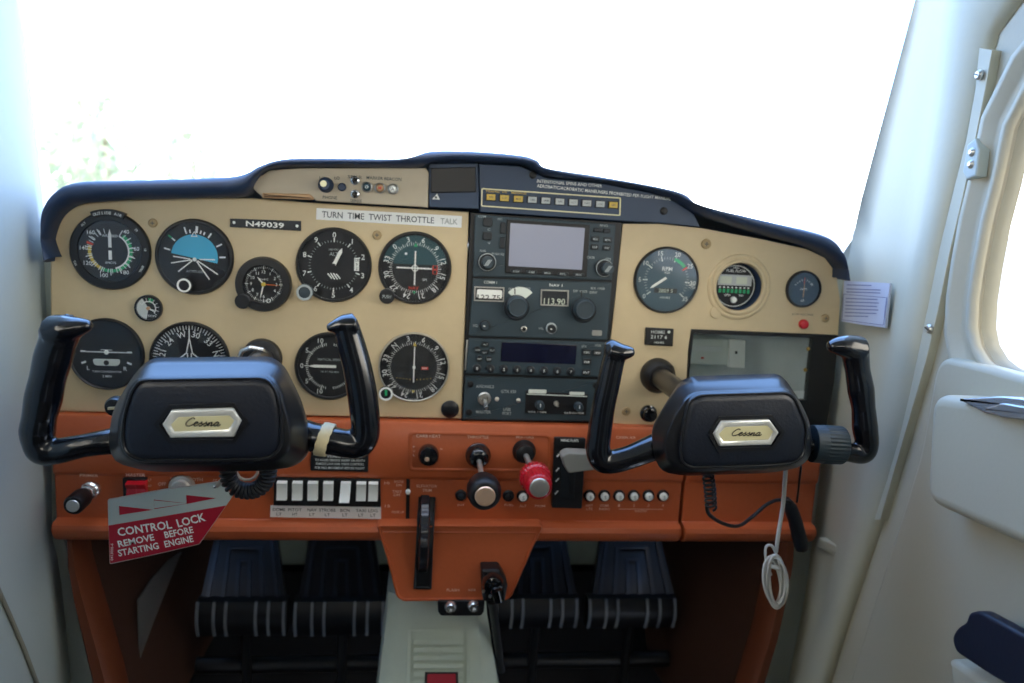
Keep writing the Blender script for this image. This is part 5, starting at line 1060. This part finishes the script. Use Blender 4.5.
# ---------------- passenger yoke
R = thing('control_yoke', P(735, 475, -.21), 'black control yoke with a ribbed grey collar on its outer arm, before the open compartment', 'control yoke', 'control yokes')
hub(R, [(692, 376), (778, 373.5), (786, 380), (802, 404), (812, 428), (811, 456), (800, 467), (770, 472), (684, 475), (662, 471), (654, 458), (650, 430), (666, 402), (680, 381)],
    [(688, 384), (780, 380), (790, 390), (804, 412), (812, 430), (811, 457), (799, 468), (770, 473), (684, 476), (662, 472), (654, 458), (652, 434), (664, 408), (677, 391)],
    [(694, 391), (788, 388), (797, 396), (808, 420), (810, 434), (808, 456), (797, 466), (770, 470), (688, 473), (670, 468), (662, 455), (661, 440), (672, 414), (684, 396)],
    (738, 430), .232, [(700, 395), (787, 392.5), (795, 398), (806, 424), (807, 434), (804, 456), (794, 463.5), (770, 466), (692, 468), (682, 463), (680, 452), (682, 432), (690, 400)])
emblem(R, [(714, 434), (721.5, 421.5), (770, 420), (779, 432.5), (771.5, 445), (720, 446.5)], [(708, 434.5), (719, 416.5), (772, 415), (785, 432), (773, 450), (718, 452)], [(719.5, 434.5), (726, 427.5), (768, 426), (774, 432), (769, 440), (724, 442)], .2355, .0058, .02)
s_ = uv(657, 375, 0); m = MB('yoke'); m.tube([(s_[0], s_[1], -.02), (s_[0], s_[1], .175)], .0115, 20); m.build('shaft', R)
m = MB('blk'); q = sz(657, 375, 1); m.lathe(s_[0], s_[1], [(q * 17.5, 0), (q * 17.5, .006), (q * 15, .012), (q * 12.5, .016), (q * 11.5, .016)], 36); m.build('shaft_boot', R)
WZ = .200
m = MB('grip_gloss')
m.tube(sm([p3(664, 444, .195), p3(650, 449, .198), p3(630, 457, WZ), p3(613, 461.5, WZ), p3(602, 460, WZ), p3(598, 449, WZ), p3(600, 430, WZ), p3(603, 408, WZ), p3(608, 385, WZ), p3(613, 362, WZ), p3(617, 350, WZ + .001)]), [.0140, .0120, .0108, .0110, .0112, .0112, .0110, .0108, .0106, .0102, .0096], 24)
m.tube(sm([p3(612, 350, WZ), p3(620, 352, WZ + .003), p3(628, 352, WZ + .004), p3(634, 351, WZ + .004)]), [.0095, .0080, .0060, .0032], 18, flat=1.3, ref=(0, 1, 0))
m.tube([p3(615, 355, WZ), p3(612, 348, WZ), p3(608.5, 341, WZ)], [.010, .0085, .0042], 16)
m.build('grip', R, remesh=.0013)
m = MB('grip_gloss')
m.tube(sm([p3(806, 444, .195), p3(830, 448, WZ), p3(850, 452.5, WZ), p3(863, 453, WZ), p3(867, 444, WZ), p3(865, 427, WZ), p3(863.5, 408, WZ), p3(861, 390, WZ), p3(857.5, 370, WZ), p3(855, 352, WZ + .001)]), [.0090, .0088, .0092, .0102, .0106, .0116, .0106, .0120, .0112, .0126], 24)
m.tube(sm([p3(858, 349, WZ), p3(848, 347, WZ + .003), p3(838, 346, WZ + .004), p3(828, 346.5, WZ + .004)]), [.0125, .0110, .0085, .0040], 18, flat=1.2, ref=(0, 1, 0))
m.ball(p3(850, 345.5, WZ), .0118, 10, (1.35, .72, 1.1))
m.build('grip', R, remesh=.0013)
m = MB('knob_grey'); a = Vector(p3(811, 443.5, .197)); b = Vector(p3(844, 445.5, .199)); d = (b - a).normalized(); e1 = d.orthogonal().normalized(); e2 = d.cross(e1); rings = []
for t, rr_, fl in ((0, .0155, 0), (.02, .0175, 0), (.35, .0178, 0), (.36, .0182, 1), (.9, .0180, 1), (.97, .0166, .5), (1, .013, 0)):
    rings.append([tuple(a.lerp(b, t) + (e1 * math.cos(2 * math.pi * j / 120) + e2 * math.sin(2 * math.pi * j / 120)) * (rr_ - .0007 * fl * (j % 4 < 2))) for j in range(120)])
m.loft(rings, True, True, True); m.build('ribbed_collar', R, label='ribbed grey rubber collar')
# ================================================================== control lock card
WC = .115
R = thing('control_lock_card', P(165, 560, -WC), 'red and silver warning tag hanging in front of the orange panel', 'warning tag')
cp = [(107.5, 499.5), (160, 490), (219, 481.5), (233, 496), (226, 506), (199.5, 544.5), (155, 555), (109.5, 564.5)]
split_l, split_r = (108, 525.5), (226, 505.5)
m = MB('steel'); p = roundpoly(uvs(cp, WC), .0018); m.prism(p, WC - .0016, WC - .0002); m.build('backing', R)
m = MB('card_grey'); p = roundpoly(uvs([(108.5, 500.5), (160, 491), (219, 482.5), (232, 496), (226, 505.5), (160, 516.8), (108.5, 525.5)], WC), .0012); m.prism(p, WC - .0004, WC); m.build('silver_band', R, label='silver upper band with arrows')
m = MB('red_card'); p = roundpoly(uvs([(108.5, 525.5), (160, 516.8), (226, 505.5), (199, 543.8), (155, 554), (110, 563.5)], WC), .0012); m.prism(p, WC - .0004, WC); m.build('red_field', R, label='dark red lower field')
W = WC + .0003
m = MB('red_card'); m.sheet(uvs([(119, 506), (153.5, 509.8), (119.5, 515)], W), W); m.sheet(uvs([(186.2, 495), (216, 498.2), (186.6, 504)], W), W)
m.ribbon(uvs([(154, 500), (188, 503.5), (154.2, 508.8)], W), .0009, W, True); m.mat('print')
def tl(t, x0, y0, x1, y1, h):
    a = Vector(uv(x0, y0, W)); b = Vector(uv(x1, y1, W)); c = (a + b) / 2; m.text(t, c.x, c.y, sz(x0, y0, h, W), W, rot=math.degrees(math.atan2(b.y - a.y, b.x - a.x)), fit=(b - a).length)
tl('*CONTROL', 117.5, 532.3, 171.5, 524.3, 8.2); tl('*LOCK', 177, 523.5, 205, 516.7, 8.2)
tl('*REMOVE', 118, 544.2, 154, 537, 6.6); tl('*BEFORE', 164.5, 535, 193, 529.5, 6.6); tl('*STARTING', 118, 553.3, 158.5, 545.5, 6.6); tl('*ENGINE', 164.5, 544.3, 193, 538.5, 6.6)
a = Vector(uv(111.8, 552, W)); m.text('0413006-6', a.x, a.y, sz(111, 550, 2.6, W), W, rot=88, fit=sz(111, 550, 18, W)); m.build('lettering', R)
m = MB('chrome'); m.lathe(*uv(214.5, 486.5, W), [(.0018, WC), (.0016, W + .0008), (.0008, W + .0012)], 12); m.build('rivet', R)
m = MB('steel'); m.tube(sm([p3(216, 487, WC - .003), p3(222, 480, .12), p3(236, 464, .13), p3(250, 440, .12), (uv(264, 356, 0)[0] - .005, uv(264, 356, 0)[1] - .012, .11)]), .0022, 10); m.build('lock_rod', R, label='bent steel rod holding the tag')
# ball chain scrap
# ================================================================== cords
def helix(m, path, R_, r_, turns, n=14):
    path = [Vector(q) for q in spline(path, 12)]; L = [0]
    for a, b in zip(path, path[1:]): L.append(L[-1] + (b - a).length)
    tot = L[-1]; steps = turns * n; out = []
    up = Vector((0, 0, 1)); prev = None
    for i in range(steps + 1):
        s = tot * i / steps; j = max(0, min(len(path) - 2, next((q for q in range(len(L) - 1) if L[q + 1] >= s), len(L) - 2)))
        t = (s - L[j]) / max(1e-9, L[j + 1] - L[j]); c = path[j].lerp(path[j + 1], t); T = (path[min(len(path) - 1, j + 2)] - path[max(0, j - 1)]).normalized()
        a = (prev or up) - T * (prev or up).dot(T); a.normalize(); prev = a; b = T.cross(a); th = 2 * math.pi * i / n
        out.append(tuple(c + a * R_ * math.cos(th) + b * R_ * math.sin(th)))
    m.tube(out, r_, 8)
m = MB('cable_blk'); helix(m, [p3(229, 462, .19), p3(228, 474, .19), p3(233, 486, .19), p3(246, 491, .19), p3(259, 488, .19), p3(267, 478, .19), p3(269, 464, .19)], .0060, .0019, 20)
m.build('coiled_cord', None, 'thick coiled black cord looping beneath the pilot yoke hub', 'cord')
m = MB('steel'); u, v = uv(247, 470, .05); m.tube([(u + .011 * math.cos(t * .5), v + .011 * math.sin(t * .5), .05) for t in range(14)], .0016, 8); m.tube([(u, v + .009, .05), (u, v + .004, .014)], .0016, 8); m.build('key_ring', None, 'steel ring seen through the loop of the coiled cord', 'ring')
m = MB('cable_blk'); helix(m, [p3(709, 462, .165), p3(708, 474, .165), p3(710, 490, .160), p3(711, 508, .155)], .0050, .0013, 10)
m.tube(sm([p3(707, 505, .15), p3(709, 514, .14), p3(722, 523, .12), p3(738, 526, .10), p3(752, 517, .08), p3(766, 505, .07), p3(778, 500, .06), p3(790, 502, .05)]), .0020, 10)
m.tube(sm([p3(801, 466, .12), p3(799, 485, .08), p3(797, 502, .05)]), .0012, 8)
m.build('microphone_cord', None, 'thin black cord coiling down from the passenger yoke and sagging to the wand', 'cord')
m = MB('cable_blk'); a = Vector(p3(788, 503, .05)); m.tube([p3(785, 500, .045), p3(790, 507, .045), p3(795, 520, .045), p3(801, 544, .045), p3(802, 549, .045)], [.0060, .0085, .0088, .0092, .0080], 16, flat=.9); m.build('plug_wand', None, 'black cylindrical plug hanging at the end of the thin black cord', 'plug')
m = MB('cable_white'); m.tube(sm([p3(786, 466, .15), p3(785, 480, .13), p3(783, 505, .12), p3(779, 530, .12), p3(776, 552, .12)]), .0022, 12)
for i in range(9):
    cx, cy = 775 + random.uniform(-2, 2), 582 + random.uniform(-3, 3); ax_, ay = random.uniform(5, 12), random.uniform(22, 28); tl_ = random.uniform(-.16, .02)
    pts = []
    for j in range(24):
        t = 2 * math.pi * j / 24; x, y = ax_ * math.cos(t), ay * math.sin(t); pts.append(p3(cx + x * math.cos(tl_) - y * math.sin(tl_), cy + x * math.sin(tl_) + y * math.cos(tl_), .12 + .004 * math.sin(t + i) + i * .0006))
    pts.append(pts[0]); m.tube(pts, .0015, 8)
m.tube(sm([p3(777, 556, .12), p3(772, 546, .122), p3(766, 547, .122), p3(766, 560, .122), p3(771, 575, .12)]), .0015, 8)
m.tube([p3(771, 566, .127), p3(779, 569, .127)], .0022, 8)
m.build('white_cable', None, 'white cable hanging in a looped bundle under the passenger yoke', 'cable')
# ================================================================== sticker on the post
R = thing('post_sticker', Q(868, 327, XR - .005), 'white paper sticker with lines of small print on the pale post', 'sticker')
def sq(a, b): t = (a - 845) / 48; return (*ruv(a, b, .004 + .006 * t), .004 + .006 * t)
A = [sq(*q) for q in ((848, 281), (870, 282), (894, 283.5), (889, 328), (866, 325), (845, 321.5))]
def lw(q, d=.004): return (q[0], q[1], q[2] + d)
m = MB('paper', RF); m.loft([[lw(q, .002) for q in A], [lw(q, .0045) for q in A]], True, True, True); m.build('paper', R)
m = MB('ink_violet', RF)
def bl(y0, y1):
    for (xa, xb) in ((0, 1),): pass
for i, (y, f) in enumerate(((284.5, .62), (288.5, .86), (291.5, .86), (298, .8), (301.5, .84), (305, .8), (308.5, .84), (312, .8), (315.5, .6))):
    x0 = 851.5 - (y - 281) * .08; x1 = x0 + 40 * f; yy = y + (1.2 if f > .7 else .6)
    m.loft([[lw(sq(x0, y), .0052), lw(sq(x1, yy), .0052)], [lw(sq(x0, y + 1.1), .0052), lw(sq(x1, yy + 1.1), .0052)]], False)
for (x0, y0, x1, y1) in ((847.5, 294, 891, 297.5), (846, 319.5, 888, 325), (847.5, 294, 846, 319.5), (891, 297.5, 888, 325)):
    dx, dy = (0, .7) if abs(x1 - x0) > 10 else (.7, 0)
    m.loft([[lw(sq(x0, y0), .0053), lw(sq(x1, y1), .0053)], [lw(sq(x0 + dx, y0 + dy), .0053), lw(sq(x1 + dx, y1 + dy), .0053)]], False)
m.build('print_lines', R, fix=False)
# ================================================================== camera, sky, light
for o in bpy.data.objects:
    if '_o' in o.keys(): del o['_o']
cd = bpy.data.cameras.new('camera'); cam = bpy.data.objects.new('camera', cd); COL.objects.link(cam)
cd.sensor_fit = 'HORIZONTAL'; cd.sensor_width = 36; cd.lens = FOC * 36 / 1024; cd.clip_start = .02; cd.clip_end = 600
Rm = Matrix((_X, _Y, _Z)); cam.matrix_world = Matrix.Translation(CAM) @ Rm.to_4x4()
cd.dof.use_dof = True; cd.dof.focus_distance = .74; cd.dof.aperture_fstop = 5.0
bpy.context.scene.camera = cam
w = bpy.data.worlds.new('sky'); bpy.context.scene.world = w; w.use_nodes = True
N, L = w.node_tree.nodes, w.node_tree.links; bg = N['Background']
tc = N.new('ShaderNodeTexCoord'); sp = N.new('ShaderNodeSeparateXYZ'); L.new(tc.outputs['Generated'], sp.inputs[0])
cr = N.new('ShaderNodeValToRGB'); L.new(sp.outputs['Z'], cr.inputs[0]); e = cr.color_ramp.elements
e[0].position = 0.0; e[0].color = (.95, .98, .97, 1); e[1].position = 1.0; e[1].color = (.25, .48, 1.0, 1)
a = cr.color_ramp.elements.new(.05); a.color = (.8, .92, 1.0, 1); a = cr.color_ramp.elements.new(.16); a.color = (.32, .58, 1.1, 1)
mp = N.new('ShaderNodeMapRange'); L.new(sp.outputs['Y'], mp.inputs[0]); mp.inputs[1].default_value = .15; mp.inputs[2].default_value = -.35
mx = N.new('ShaderNodeMix'); mx.data_type = 'RGBA'; L.new(mp.outputs[0], mx.inputs[0]); L.new(cr.outputs[0], mx.inputs[6]); mx.inputs[7].default_value = (REAR[0], REAR[1], REAR[2], 1)   # hazy sunlit sky behind the aircraft
L.new(mx.outputs[2], bg.inputs['Color']); bg.inputs['Strength'].default_value = SKY
sc = bpy.context.scene
sc.view_settings.view_transform = 'Standard'; sc.view_settings.look = 'None'; sc.view_settings.gamma = 1; sc.view_settings.exposure = EXPO
sc.view_settings.use_curve_mapping = False
sc.cycles.use_denoising = True; sc.cycles.max_bounces = 10; sc.cycles.diffuse_bounces = 5; sc.cycles.transparent_max_bounces = 12
sc.cycles.sample_clamp_indirect = 10; sc.cycles.caustics_reflective = False; sc.cycles.caustics_refractive = False
def portal(loc, rot, sx, sy):
    l = bpy.data.lights.new('window_portal', 'AREA'); l.shape = 'RECTANGLE'; l.size = sx; l.size_y = sy; l.cycles.is_portal = True
    o = bpy.data.objects.new('window_portal', l); COL.objects.link(o); o.location = loc; o.rotation_euler = [math.radians(v) for v in rot]
